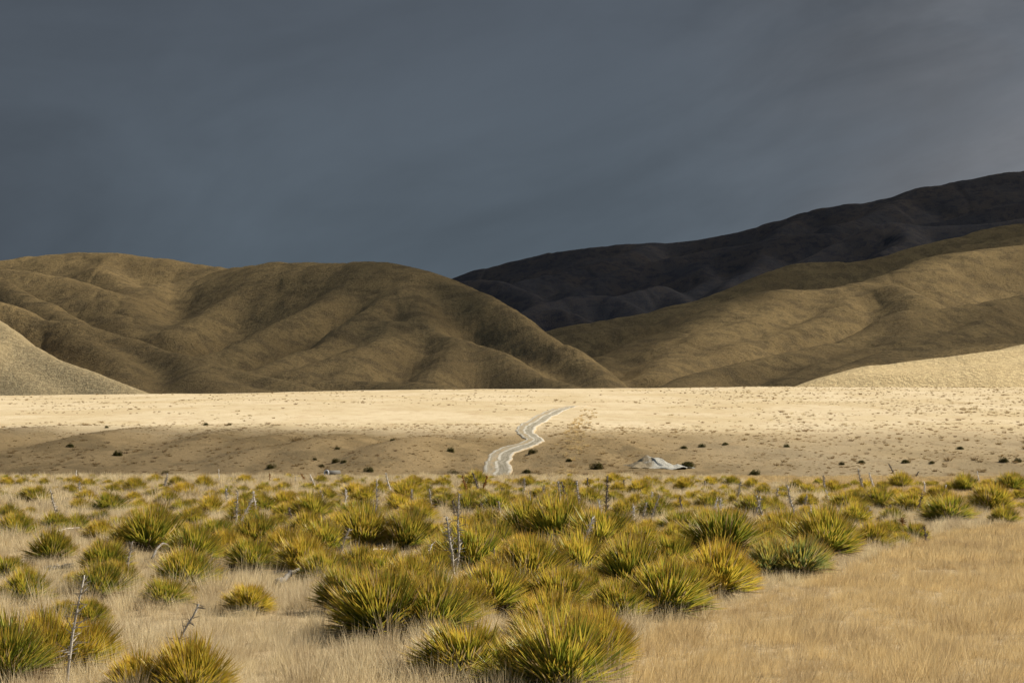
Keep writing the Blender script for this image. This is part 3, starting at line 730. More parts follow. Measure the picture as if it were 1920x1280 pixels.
# ------------------------------------------------------------------ the speargrass plants, read off the photograph crop by crop
# (x, base y, width) in 1524-px crops of 500 px; last field: how golden (0-9), optional 'b' blue-grey, 'd' brown
CROPS = [(0, [
 (40,165,90,8),(130,165,90,8),(182,165,60,6),(255,165,80,5),(195,265,170,5),(340,145,60,1),(385,172,90,8),(430,163,100,8),(505,178,90,5),(400,215,100,6),(320,192,50,8),(600,132,40,1),(680,177,80,7),
 (615,162,60,8),(640,216,110,6),(885,158,100,6),(940,215,100,6),(1010,172,110,6),(1165,192,130,8),(1400,160,100,8),(1050,228,130,9),(765,257,90,7),(460,318,140,8),(620,325,190,2),(50,368,150,3),
 (170,337,90,7),(310,432,180,2),(440,425,160,3),(100,472,230,4),(690,432,170,4),(890,322,110,7),(920,402,190,5),(1210,292,150,8),(1200,332,170,8),(1100,388,180,4),(1240,472,210,1),(1400,392,200,4),
 (1500,312,160,2),(1400,272,110,2),(860,552,290,3),(720,525,160,5),(1070,472,150,5),(1290,580,190,9),(1440,522,200,5),(1110,612,230,3),(300,597,200,5),(600,652,220,3),(40,692,220,3),(150,838,220,4),
 (10,830,120,2),(570,822,260,4),(670,752,200,5),(440,760,140,6),(1060,762,270,4),(945,852,230,3),(1085,800,90,9),(510,952,190,4),(370,930,150,8),(1420,892,210,9),(255,1212,330,7),(465,1192,300,8),
 (40,1290,420,2),(800,1390,290,9),(1090,1400,350,9)]),
 (480, [
 (20,312,170,2),(120,152,70,8),(300,192,90,4),(450,195,90,5),(530,157,100,6),(370,155,80,7),(815,135,60,6),(900,182,120,7),(775,192,90,8),(1060,180,110,5),(1135,190,60,5),(1260,172,130,4),(1370,177,80,8),
 (1490,167,80,7),(980,162,80,6),(170,307,170,8),(265,252,90,3),(130,412,150,5),(185,352,180,6),(320,372,240,5),(400,257,130,5),(560,242,150,8),(510,277,90,7),(620,272,160,6),(580,392,270,1),(725,352,120,3),
 (680,452,140,4),(860,252,200,6),(820,322,190,7),(930,392,240,7),(1080,300,160,3),(1215,342,210,2),(1375,347,240,3),(1500,302,130,5),(20,520,220,2),(290,455,200,6),(480,452,220,8),(180,612,250,8),
 (390,562,240,4),(270,662,250,7),(385,722,240,4),(860,552,240,4),(930,512,200,6),(1060,432,110,4),(1020,502,200,5),(1065,642,240,3),(1240,662,340,3),(1370,572,240,4),(1490,500,130,3),(590,700,230,4),(720,702,240,5),
 (530,892,280,3),(880,792,260,7),(720,1042,400,4),(1010,1032,380,5),(1010,742,260,6),(1350,902,340,5),(1450,760,260,6),(1200,1262,400,5),(1180,930,240,7)]),
 (960, [
 (20,167,70,7),(90,172,110,7),(175,160,60,7),(320,212,130,5),(440,172,80,8),(500,217,120,5),(580,162,120,7),(790,187,140,7),(910,167,90,6),(985,190,120,7),(1060,152,60,8),(1140,172,110,7),(1255,172,110,5),
 (1215,197,80,6),(1370,182,90,6),(1435,190,80,9),(730,222,150,8),(885,232,60,5),(290,272,160,3),(440,292,170,5),(200,312,160,3),(340,322,150,4),(50,322,130,3),(640,352,150,6),(820,362,220,2),(1065,242,100,7),
 (1160,242,100,8),(1130,307,170,5),(1290,277,130,4),(1060,352,110,4),(970,457,260,3),(1380,352,200,3),(1490,332,150,4),(95,532,300,4),(270,542,300,5),(500,560,310,4),(60,430,130,5),(640,442,170,5),
 (740,562,230,6),(930,557,170,4),(1200,592,350,2),(1440,442,150,4),(1460,540,180,5),(560,362,90,3),(200,362,120,6),(60,602,200,7),(380,692,280,5),(680,772,330,4),(110,762,320,6),(60,872,280,8),(270,882,320,5),
 (420,800,180,6),(600,932,270,4),(1050,802,250,8),(890,902,360,4),(1180,792,330,8),(1300,742,180,9),(60,1330,360,3),(300,1345,420,4),(490,1200,320,8),(220,1060,320,7),(170,1180,320,5),(400,1120,280,6)]),
 (1420, [
 (130,172,50,3),(225,187,100,5),(350,162,70,4),(290,222,120,6),(355,207,80,5),(425,207,120,7),(505,182,70,5),(560,167,70,3),(630,187,100,7),(715,192,90,5),(525,217,70,5),(820,182,140,7),(915,177,80,4),
 (1000,177,100,6),(1190,202,150,4),(1100,197,90,5),(1320,177,100,7),(1450,202,170,3),(140,257,110,7),(590,227,100,7),(420,272,110,6),(510,322,250,6),(560,392,180,4),(700,302,210,4),(890,327,230,5),(1035,252,140,7),
 (900,217,100,7),(1100,387,270,2),(1340,332,260,6),(1412,392,160,5),(1490,242,100,6),(1515,300,80,4),(285,357,120,7),(80,352,120,3),(200,442,220,6),(85,452,180,4),(150,522,260,7),(390,582,310,4),(240,692,330,30),
 (80,692,260,30),(650,522,180,6),(760,462,180,4),(660,442,120,4),(905,472,150,5),(820,502,140,6),(300,432,150,6)])]
random.seed(7)
plants = []
for offx, lst in CROPS:
    for (zx, zy, zw, hcode) in lst:
        plants.append([offx + zx * 500 / 1524, 860 + zy * 500 / 1524, zw * 500 / 1524, hcode])
# a few more between the traced ones, thickest in the middle of the field
rr_ = random.Random(12)
while len(plants) < 300:
    py = rr_.uniform(925, 1075); px = rr_.triangular(150, 1760, 950)
    if px > 1750 - (py - 985) * 3.2: continue
    w = (py - HZ) / 1.7 * rr_.uniform(0.55, 0.95)
    if min(((px - p[0]) ** 2 + ((py - p[1]) * 2) ** 2) ** 0.5 - 0.42 * (w + p[2]) for p in plants) < 0: continue
    plants.append([px, py, w, rr_.choice((3, 4, 5, 6, 7, 8))])

SITES = []      # everything that gets a label: dict(kind, px, py, w, words...)
avoid = []
def place_plant(px, py, w, code):
    hyc = py - 0.03 * w
    D = 1.7 * FP / max(hyc - HZ, 40)
    X, Y, _ = P(px, hyc, D); Z = float(G(np.array([X]), np.array([Y]))[0])
    s = w / FP * Y * random.uniform(1.10, 1.24) * (1.34 if py > 1180 else 1.22 if py > 1030 else 1.0)
    e = bpy.data.objects.new('speargrass', None); sc.collection.objects.link(e)
    e.location = (X, Y, Z + 0.05 * s); e.rotation_euler = (random.uniform(-.08, .08), random.uniform(-.08, .08), random.uniform(0, 6.28)); e.scale = (s, s, s * random.uniform(0.90, 1.06) * (1.10 if py > 1030 else 1.0))
    blue = 1.0 if code == 30 else 0.0
    gcode = 2 if code == 30 else code
    lv = bpy.data.objects.new('leaves', random.choice(PROTO)); sc.collection.objects.link(lv); lv.parent = e
    lv.color = (min(1, max(0, gcode / 9 * 0.95 + random.uniform(-.08, .05))), random.uniform(0.90, 1.22), blue * 0.6, 1)
    sk = bpy.data.objects.new('dead_leaves', random.choice(SKIRT)); sc.collection.objects.link(sk); sk.parent = e
    e['group'] = 'speargrass plants growing through the dry grass'
    e['category'] = 'plant'
    avoid.append((X, Y, s * 0.42))
    SITES.append(dict(o=e, px=px, py=py, w=w, code=code, kind='plant'))


for pl in plants: place_plant(*pl)

# ------------------------------------------------------------------ dead flower stalks
m_stalk, s_ = new_mat('weathered_stalk')
oi = s_.n('ShaderNodeObjectInfo'); oc = s_.n('ShaderNodeTexCoord').outputs['Object']
sn = s_.noise(oc, 30, 4, 0.7)
c = s_.mix(s_.ramp(sn, 0.3, 0.7), (0.55, 0.55, 0.55), (1.1, 1.1, 1.1))
mm = s_.n('ShaderNodeMix', {0: 1.0, 6: oi.outputs['Color'], 7: c}, data_type='RGBA', blend_type='MULTIPLY')
finish(s_, mm.outputs[2], 0.9, sn, 0.01, 0.1)
SC = {'m': (0.20, 0.18, 0.15), 'g': (0.50, 0.45, 0.37), 'w': (0.80, 0.75, 0.66), 'k': (0.20, 0.17, 0.14), 'r': (0.34, 0.17, 0.05)}
CW = {'m': 'grey', 'g': 'grey', 'w': 'bleached white', 'k': 'dark', 'r': 'rust-brown'}


def tube_path(path, rads, n=8):
    v = []; f = []
    path = [Vector(p) for p in path]
    for i, p in enumerate(path):
        d = (path[min(i + 1, len(path) - 1)] - path[max(i - 1, 0)]).normalized()
        a = d.cross(Vector((0.3, 1, 0.1))).normalized(); bb = d.cross(a)
        for j in range(n):
            t = 2 * math.pi * j / n; v.append(p + (a * math.cos(t) + bb * math.sin(t)) * rads[i])
    for i in range(len(path) - 1):
        for j in range(n):
            j2 = (j + 1) % n; f.append((i * n + j, i * n + j2, (i + 1) * n + j2, (i + 1) * n + j))
    c0 = len(v); v.append(path[0]); v.append(path[-1] + (path[-1] - path[-2]).normalized() * rads[-1])
    for j in range(n):
        j2 = (j + 1) % n; f.append((c0, j2, j)); f.append((c0 + 1, (len(path) - 1) * n + j, (len(path) - 1) * n + j2))
    return v, f


def stalk(b0, t0, thick, col, spiny=True, cat='stalk', lift=0.0, hint=None, bushy=1.0):
    (bx, by), (tx, ty) = b0, t0
    by2 = max(by, 892)
    D = 1.7 * FP / (by2 - HZ)
    base = Vector(P(bx, by2, D)); top = Vector(P(tx, ty, D * (1 - 0.0)))
    base.z = float(G(np.array([base.x]), np.array([base.y]))[0]) - 0.03 + lift
    L = (top - base).length
    e = bpy.data.objects.new('dead_flower_stalk', None); sc.collection.objects.link(e); e.location = base
    rnd = random.Random(int(bx * 7 + by * 13))
    n = 9; path = []; rads = []
    wob = Vector((rnd.uniform(-1, 1), rnd.uniform(-1, 1), 0)) * L * 0.025
    lean_y = rnd.uniform(-.12, .12) * L
    r0 = max(thick, (10 if b0[1] - t0[1] > 30 else 7.5) * K) * D / FP / 2 * (1.25 if thick < 5 else 0.9)
    for i in range(n):
        t = i / (n - 1); p = (top - base) * t + wob * math.sin(t * math.pi * 1.4) + Vector((0, lean_y * t * t, 0)) + Vector((rnd.uniform(-1, 1), 0, 0)) * r0 * 0.4
        path.append(p); rads.append(r0 * (1.0 - 0.62 * t) * rnd.uniform(.85, 1.15))
    v, f = tube_path(path, rads)
    st = mesh_obj('stem', v, f, m_stalk, e); st.color = (*SC[col], 1)
    if spiny:
        # withered bracts standing off the upper stem
        nb = int(90 * min(1.6, max(0.5, L))) ; B = []; Dn = []; Ln = []
        ax = (top - base).normalized()
        for k in range(nb):
            t = rnd.uniform(0.30, 1.0); p = (top - base) * t + wob * math.sin(t * math.pi * 1.4) + Vector((0, lean_y * t * t, 0))
            a = rnd.uniform(0, 6.28); o1 = ax.cross(Vector((0.3, 1, .1))).normalized(); o2 = ax.cross(o1)
            d = (o1 * math.cos(a) + o2 * math.sin(a)) * rnd.uniform(.5, 1.0) + ax * rnd.uniform(-.3, 1.0)
            B.append(p); Dn.append(d.normalized()); Ln.append(rnd.uniform(0.05, 0.16) * bushy * (1.2 - t * 0.6))
        B = np.array([x[:] for x in B]); Dn = np.array([x[:] for x in Dn]); Ln = np.array(Ln)
        V, F, tt, ids = blades(B, Dn, Ln, np.full(len(B), max(0.008, r0 * 0.55)), np.zeros(len(B)), np.tile([[0.2, .9, .3]], (len(B), 1)), 2)
        br = mesh_obj('bracts', V, F, m_stalk, e, smooth=False); br.color = (*[x * 0.85 for x in SC[col]], 1)
    e['category'] = 'stalk'; e['group'] = 'dead flower stalks standing among the speargrass'
    SITES.append(dict(o=e, px=bx, py=by, w=abs(tx - bx), h=by - ty, lean=tx - bx, col=col, kind='stalk', hint=hint, stub=(by - ty) < 24))
    return e


K = 500 / 1524
ST = [(0, [((345, 400), (289, 178), 9, 'g'), ((1345, 405), (1355, 190), 7, 'g'), ((1352, 400), (1440, 230), 9, 'w'), ((715, 650), (755, 472), 17, 'g'), ((382, 1300), (458, 670), 24, 'g'), ((870, 1320), (1128, 830), 24, 'g'),
           ((435, 108), (436, 66), 3, 'w'), ((455, 240), (452, 130), 3, 'g'), ((1250, 140), (1252, 60), 4, 'w'), ((258, 135), (258, 115), 5, 'w')]),
      (480, [((402, 272), (366, 180), 6, 'g'), ((315, 365), (340, 258), 5, 'g'), ((670, 425), (695, 118), 7, 'g'), ((1018, 362), (990, 170), 10, 'g'), ((1142, 735), (1090, 330), 22, 'g'), ((1130, 725), (1168, 200), 15, 'g'),
             ((1150, 195), (1157, 152), 9, 'w'), ((952, 668), (1000, 490), 20, 'w'), ((1348, 655), (1225, 518), 16, 'g'), ((1352, 745), (1360, 510), 13, 'k'), ((458, 605), (530, 398), 13, 'g'), ((400, 472), (416, 415), 16, 'w'),
             ((802, 445), (742, 360), 11, 'w'), ((1212, 212), (1180, 98), 6, 'r'), ((1283, 212), (1240, 80), 4, 'k'), ((1283, 212), (1322, 98), 5, 'r'), ((137, 375), (140, 345), 12, 'w'), ((298, 138), (258, 86), 4, 'r'), ((230, 152), (224, 100), 4, 'g'), ((78, 140), (78, 84), 5, 'r')]),
      (960, [((152, 402), (92, 190), 10, 'g'), ((164, 242), (186, 150), 7, 'g'), ((240, 345), (204, 200), 6, 'g'), ((240, 345), (266, 240), 6, 'w'), ((276, 362), (270, 128), 13, 'g'), ((332, 272), (280, 130), 9, 'k'), ((382, 352), (375, 128), 14, 'g'),
             ((440, 222), (431, 108), 6, 'k'), ((535, 384), (546, 98), 12, 'k'), ((641, 192), (636, 118), 6, 'k'), ((683, 172), (680, 113), 6, 'g'), ((725, 392), (772, 250), 9, 'g'), ((765, 402), (842, 210), 10, 'g'), ((385, 604), (457, 338), 19, 'w'),
             ((1114, 378), (1178, 230), 9, 'w'), ((1191, 432), (1190, 228), 11, 'w'), ((1276, 342), (1302, 128), 10, 'g'), ((938, 685), (788, 488), 13, 'g'), ((277, 525), (278, 480), 13, 'w'), ((346, 272), (346, 250), 10, 'w'), ((1470, 442), (1397, 210), 12, 'g'), ((68, 235), (60, 178), 4, 'g')]),
      (1420, [((232, 404), (174, 150), 16, 'g'), ((396, 208), (374, 95), 9, 'g'), ((672, 192), (640, 82), 6, 'w'), ((955, 212), (955, 130), 10, 'w'), ((1066, 212), (1080, 150), 10, 'w'), ((794, 112), (756, 30), 5, 'k'), ((1272, 132), (1255, 70), 5, 'w'),
              ((301, 412), (305, 268), 7, 'w'), ((662, 372), (636, 270), 9, 'g'), ((862, 464), (826, 336), 14, 'r'), ((977, 488), (955, 388), 10, 'k'), ((680, 442), (692, 400), 9, 'w'), ((898, 114), (922, 70), 5, 'k')])]
for offx, lst in ST:
    for (b0, t0, th, col_) in lst:
        stalk((offx + b0[0] * K, 860 + b0[1] * K), (offx + t0[0] * K, 860 + t0[1] * K), th * K, col_, spiny=not (col_ == 'w' and (b0[1] - t0[1]) < 90))


rs = random.Random(31)
for k in range(26):
    bx = 330 + 1400 * (k + rs.uniform(-.4, .4)) / 25; by = rs.uniform(915, 985); hgt = rs.uniform(24, 52)
    stalk((bx, by), (bx + rs.uniform(-.35, .35) * hgt, by - hgt), rs.uniform(3, 4.5), rs.choice('ggwwk'))
# fallen stalks and bleached wood
def fallen(a, c_, thick, col, name, label, arch=0.08):
    D1 = 1.7 * FP / (a[1] - HZ); D2 = 1.7 * FP / (c_[1] - HZ)
    p = Vector(P(a[0], a[1], D1)); q2 = Vector(P(c_[0], c_[1], D2 if abs(D2 - D1) < 3 else D1 + (3 if D2 > D1 else -3)))
    p.z = 0.10; q2.z = 0.14
    rnd = random.Random(int(a[0])); path = []; rads = []
    for i in range(9):
        t = i / 8; path.append((q2 - p) * t + Vector((0, 0, math.sin(t * math.pi) * arch)) + Vector((rnd.uniform(-1, 1), rnd.uniform(-1, 1), rnd.uniform(-1, 1))) * thick * 0.25)
        rads.append(thick / 2 * (1.1 - 0.55 * t) * rnd.uniform(.8, 1.2))
    v, f = tube_path(path, rads, 9)
    o = mesh_obj(name, v, f, m_stalk); o.location = p; o.color = (*SC[col], 1)
    tag(o, label, 'dead wood', 'dead wood and fallen stalks lying in the grass')


fallen((85, 1012), (148, 1000), 0.035, 'g', 'fallen_stalk', 'thin grey flower stalk lying flat in the dry grass at the far left', 0.03)
fallen((285, 1057), (322, 1047), 0.04, 'm', 'fallen_branch', 'pale grey arched branch lying between two green speargrass rosettes on the left', 0.16)
fallen((522, 1106), (560, 1086), 0.075, 'm', 'driftwood_log', 'short grey log end lying in grass left of the centre clump', 0.02)
fallen((670, 1046), (724, 1043), 0.04, 'w', 'fallen_stalk', 'straight pale stalk lying across the bare grass gap near the centre', 0.01)
fallen((1385, 979), (1408, 975), 0.05, 'w', 'fallen_branch', 'short white branch lying in grass under the pair of bleached stalks', 0.02)
fallen((755, 860 + 352 * K), (727, 860 + 400 * K), 0.03, 'g', 'fallen_stalk', 'thin grey stalk lying crooked behind the bleached hooked stalk', 0.05)


# collapsed grey rosettes
def dead_clump(px, py, w, label, scz=0.8):
    D = 1.7 * FP / (py - HZ); X, Y, _ = P(px, py, D); s = w / FP * D
    o = bpy.data.objects.new('dead_rosette', GSK); sc.collection.objects.link(o)
    o.location = (X, Y, 0.04); o.scale = (s * 1.1, s * 1.1, s * 1.6); o.rotation_euler = (R(6), R(-5), random.uniform(0, 6))
    tag(o, label, 'dead plant', 'withered grey rosettes'); avoid.append((X, Y, s * 0.4))


for a in [(112, 1070, 52, 'flattened grey dead rosette lying in open grass at left, beside no green leaves'), (28, 1060, 44, 'grey withered rosette tucked behind the green plant on the left edge'), (80, 1152, 50, 'grey withered leaves left of the tall foreground stalk'),
          (530, 1078, 40, 'dark withered leaves behind the bleached log'), (1108, 1098, 60, 'grey dead leaves wedged between the large green rosettes right of centre'), (1130, 1165, 50, 'grey dead leaves under the right side of the nearest big clump'),
          (1070, 1046, 90, 'dark withered leaf base beside the thick white leaning stalk'), (682, 1008, 40, 'grey dead leaves around the thin upright stalk left of centre'), (530, 1002, 46, 'grey dead leaves beneath the golden rosettes left of centre'),
          (1800, 938, 40, 'grey dead leaves among rosettes at far right')]:
    dead_clump(*a)

# ------------------------------------------------------------------ shrubs on the bank
m_shrub, l = new_mat('shrub_leaf')
ha = l.n('ShaderNodeAttribute', attribute_name='h').outputs['Fac']; oi = l.n('ShaderNodeObjectInfo')
c = l.mix(ha, (0.07, 0.075, 0.02), (0.19, 0.165, 0.045))
c = l.mix(l.math('MULTIPLY', oi.outputs['Random'], 0.4), c, (0.14, 0.10, 0.03))
finish(l, c, 0.8, None, 0, 0.1)
m_twig, l = new_mat('shrub_wood'); tn = l.noise(l.n('ShaderNodeTexCoord').outputs['Object'], 12)
finish(l, l.mix(tn, (0.06, 0.045, 0.03), (0.14, 0.11, 0.08)), 0.9)


def shrub_mesh(seed):
    r = np.random.default_rng(seed); n = 1500
    d = r.normal(0, 1, (n, 3)); d /= np.linalg.norm(d, axis=1, keepdims=True); d[:, 2] = np.abs(d[:, 2])
    lob = 0.75 + 0.35 * np.sin(3 * np.arctan2(d[:, 1], d[:, 0]) + seed) * np.cos(2 * d[:, 2] + seed) + 0.12 * np.sin(7 * np.arctan2(d[:, 1], d[:, 0]))
    p = d * (0.5 * lob * r.uniform(0.45, 1, n) ** 0.5)[:, None]; p[:, 2] *= 1.15
    p += r.normal(0, .02, (n, 3)); p[:, 2] = np.maximum(p[:, 2], 0.01)
    dirs = d * 0.6 + r.normal(0, .6, (n, 3)); dirs /= np.linalg.norm(dirs, axis=1, keepdims=True)
    V, F, tt, ids = blades(p, dirs, r.uniform(.05, .11, n), np.full(n, 0.035), np.zeros(n), np.tile([[.3, .2, 1.]], (n, 1)), 2)
    me = mesh_obj('foliage', V, F, m_shrub, link=False).data; fattr(me, 'h', r.uniform(0, 1, n)[ids]); return me


SHR = [shrub_mesh(s) for s in (1, 2, 3)]
tw_v = []; tw_f = []
for k in range(7):
    a = k * 0.9; v, f = tube_path([(0, 0, -0.05), (math.cos(a) * .12, math.sin(a) * .12, .2), (math.cos(a) * .26, math.sin(a) * .26, .42)], [.02, .014, .006], 5)
    o_ = len(tw_v); tw_v += v; tw_f += [tuple(i + o_ for i in ff) for ff in f]
TWIG = mesh_obj('branches', tw_v, tw_f, m_twig, link=False).data
shrubs = [(132, 838, 15, 'small round dark shrub high on the left of the bank'), (220, 854, 20, 'round dark shrub midway up the left bank'), (310, 890, 16, 'dark shrub at the foot of the left bank'),
          (508, 878, 18, 'lone dark shrub on the shaded spur left of the culvert'), (603, 875, 12, 'small orange-brown shrub right beside the twin dark shrubs'), (629, 867, 16, 'larger of the twin dark shrubs above the culvert'),
          (645, 867, 12, 'smaller of the twin dark shrubs above the culvert'), (590, 862, 9, 'tiny dark shrub uphill of the twin shrubs'), (632, 842, 10, 'small dark tuft on the crest above the twin shrubs'),
          (692, 884, 20, 'low yellow-green shrub on the spur near the track'), (845, 847, 16, 'low green shrub on the spur crest left of the track'), (850, 893, 22, 'flat yellow-green bush where the spur meets the field'),
          (998, 850, 18, 'dark green shrub just right of the track bend'), (988, 887, 17, 'dark green shrub right of the foot of the track'), (1120, 879, 26, 'wide dark green bush between track and gravel heap'),
          (1067, 865, 12, 'small dark shrub in the gully right of the track'), (1290, 876, 28, 'low yellow-green bush just right of the gravel heap'), (1282, 841, 14, 'small dark shrub on the slope above the gravel heap'),
          (1316, 838, 14, 'small brown shrub farther right above the gravel heap'), (1415, 890, 22, 'rounded green bush at the field edge, upper of two'), (1406, 900, 20, 'rounded green bush at the field edge, lower of two'),
          (1615, 868, 14, 'brown tussock-like shrub on the right bank, left of its neighbours'), (1697, 868, 15, 'dark shrub right of middle on the right bank'), (1747, 869, 11, 'small shrub on the right bank beyond the dark one'),
          (1882, 866, 20, 'wide dark shrub near the right edge of the bank'), (1908, 866, 16, 'dark shrub touching the right edge of the picture'), (1578, 871, 12, 'small brown shrub left on the right bank'),
          (1360, 834, 12, 'small brown shrub high on the right slope'), (430, 797, 9, 'dark dot shrub on the bright plain edge at left, rightmost of three'), (386, 797, 10, 'dark dot shrub on the bright plain edge at left, middle of three'),
          (200, 802, 8, 'dark dot shrub on the bright plain edge at left, leftmost of three'), (735, 826, 9, 'small dark shrub on the slope well left of the track'), (1475, 838, 12, 'small olive shrub high on the right slope below the bleached plain'),
          (1800, 842, 14, 'olive shrub high on the far right slope')]
for px, py, w, lab in shrubs:
    h0 = hit(px, py, 150); s = w / FP * h0.y * 1.15
    e = bpy.data.objects.new('shrub', None); sc.collection.objects.link(e); e.location = (h0.x, h0.y, h0.z - 0.05); e.scale = (s, s, s * random.uniform(.7, .9)); e.rotation_euler = (0, 0, random.uniform(0, 6))
    fo = bpy.data.objects.new('foliage', random.choice(SHR)); fo.parent = e; sc.collection.objects.link(fo)
    tw = bpy.data.objects.new('branches', TWIG); tw.parent = e; sc.collection.objects.link(tw)
    tag(e, lab, 'shrub', 'shrubs dotted over the bank and valley floor')

# ------------------------------------------------------------------ grass
def grass_mat(name, c1, c2, c3, trl=0.38):
    m, l = new_mat(name)
    oi = l.n('ShaderNodeObjectInfo'); ta = l.n('ShaderNodeAttribute', attribute_name='t').outputs['Fac']; ha = l.n('ShaderNodeAttribute', attribute_name='h').outputs['Fac']
    pos = l.n('ShaderNodeNewGeometry').outputs['Position']
    pn = l.noise(pos, 0.35, 3, 0.6); sx = l.n('ShaderNodeSeparateXYZ', {0: pos})
    c = l.mix(ha, c1, c2)
    c = l.mix(l.math('MULTIPLY', l.ramp(pn, 0.42, 0.62), 0.7), c, c3)
    p2 = l.noise(pos, 1.1, 4, 0.7)
    c = l.mix(l.math('MULTIPLY', l.ramp(p2, 0.50, 0.68), 0.55), c, (0.33, 0.235, 0.135))
    c = l.mix(l.math('MULTIPLY', l.ramp(oi.outputs['Random'], 0.55, 1.0), 0.6), c, (0.27, 0.19, 0.11))
    c = l.mix(l.ramp(ta, 0.30, 0.0), c, (0.17, 0.12, 0.065))
    finish(l, c, 0.7, None, 0, 0.15, extra=trl)
    return m


m_gr = grass_mat('straw_grass', (0.54, 0.43, 0.235), (0.78, 0.67, 0.42), (0.58, 0.485, 0.31))
m_gg = grass_mat('golden_grass', (0.54, 0.395, 0.175), (0.75, 0.59, 0.31), (0.62, 0.48, 0.25))
m_tus = grass_mat('tussock_grass', (0.27, 0.185, 0.08), (0.40, 0.28, 0.125), (0.22, 0.16, 0.08))


def tuft(name, seed, n, rad_, hgt, wid, spread, mat, nseg=3, lean=(0, 0)):
    r = np.random.default_rng(seed)
    a = r.uniform(0, 6.28, n); q = np.sqrt(r.uniform(0, 1, n)) * rad_
    B = np.stack([np.cos(a) * q, np.sin(a) * q, np.zeros(n) - 0.02], 1)
    dn = np.stack([np.cos(a) * q / rad_ * spread + r.normal(lean[0], .16, n), np.sin(a) * q / rad_ * spread + r.normal(lean[1], .16, n), np.ones(n)], 1)
    dn /= np.linalg.norm(dn, axis=1, keepdims=True)
    up = r.normal(0, 1, (n, 3)); up[:, 1] += 1.5
    L = hgt * r.uniform(0.45, 1.1, n)
    V, F, tt, ids = blades(B, dn, L, np.full(n, wid) * r.uniform(.7, 1.3, n), r.uniform(0.0, 0.35, n) ** 1.5, up, nseg, 0.1)
    o = mesh_obj(name, V, F, mat, link=False, smooth=False); fattr(o.data, 't', tt); fattr(o.data, 'h', r.uniform(0, 1, n)[ids])
    return o


def scatter(name, P3, scale, rot, pick, protos, label):
    col = bpy.data.collections.new(name + '_tufts')
    for p in protos: col.objects.link(p)
    me = bpy.data.meshes.new(name); me.vertices.add(len(P3)); me.vertices.foreach_set('co', np.asarray(P3, np.float32).ravel())
    o = bpy.data.objects.new(name, me); sc.collection.objects.link(o)
    fattr(me, 'sc', scale.astype(np.float32), 'FLOAT_VECTOR'); fattr(me, 'rt', rot.astype(np.float32), 'FLOAT_VECTOR'); fattr(me, 'pk', pick.astype(np.int32), 'INT')
    ng = bpy.data.node_groups.new(name, 'GeometryNodeTree')
    ng.interface.new_socket('Geometry', in_out='INPUT', socket_type='NodeSocketGeometry'); ng.interface.new_socket('Geometry', in_out='OUTPUT', socket_type='NodeSocketGeometry')
    gi = ng.nodes.new('NodeGroupInput'); go = ng.nodes.new('NodeGroupOutput'); ip = ng.nodes.new('GeometryNodeInstanceOnPoints'); ci = ng.nodes.new('GeometryNodeCollectionInfo')
    ci.inputs['Collection'].default_value = col; ci.inputs['Separate Children'].default_value = True; ci.inputs['Reset Children'].default_value = True
    def na(n_, t_):
        x = ng.nodes.new('GeometryNodeInputNamedAttribute'); x.data_type = t_; x.inputs[0].default_value = n_
        return [s for s in x.outputs if s.enabled][0]
    L_ = ng.links.new
    e2r = ng.nodes.new('FunctionNodeEulerToRotation'); L_(na('rt', 'FLOAT_VECTOR'), e2r.inputs[0])
    L_(gi.outputs[0], ip.inputs['Points']); L_(ci.outputs[0], ip.inputs['Instance']); ip.inputs['Pick Instance'].default_value = True
    L_(na('pk', 'INT'), ip.inputs['Instance Index']); L_(e2r.outputs[0], ip.inputs['Rotation']); L_(na('sc', 'FLOAT_VECTOR'), ip.inputs['Scale'])
    L_(ip.outputs[0], go.inputs[0])
    md = o.modifiers.new('scatter', 'NODES'); md.node_group = ng
    tag(o, label, 'grass', kind='stuff')
    return o


rg = np.random.default_rng(77)


def fan_points(d0, d1, dens, half=0.335):
    pad = 9.0 if d1 < 120 else 20.0; wm = half * d1 + pad      # reaches past the frame on both sides
    n = int((d1 - d0) * 2 * wm * dens); D = rg.uniform(d0, d1, n); X = rg.uniform(-wm, wm, n)
    k = np.abs(X) < half * D + pad
    return X[k], D[k]


def right_field(X, Y):   # the open grass lane running up the right, below the line of plants: 1 inside
    # line from pixel (1140,1270) to (1560,1110) to (1740,1000) in ground coordinates
    def gp(px, py): D = 1.7 * FP / (py - HZ); return P(px, py, D)[:2]
    L = np.array([gp(1130, 1290), gp(1180, 1190), gp(1420, 1120), gp(1560, 1078), (gp(1745, 1005)), (gp(1960, 985))])
    xl = np.interp(Y, L[:, 1], L[:, 0]); return sstep(X - xl, -0.3, 0.5)


av = np.array(avoid)


def keep(X, Y, f=1.0):
    k = np.ones(len(X), bool)
    for (ax_, ay_, ar) in av:
        k &= ((X - ax_) ** 2 + (Y - ay_) ** 2) > (ar * f) ** 2
    return k


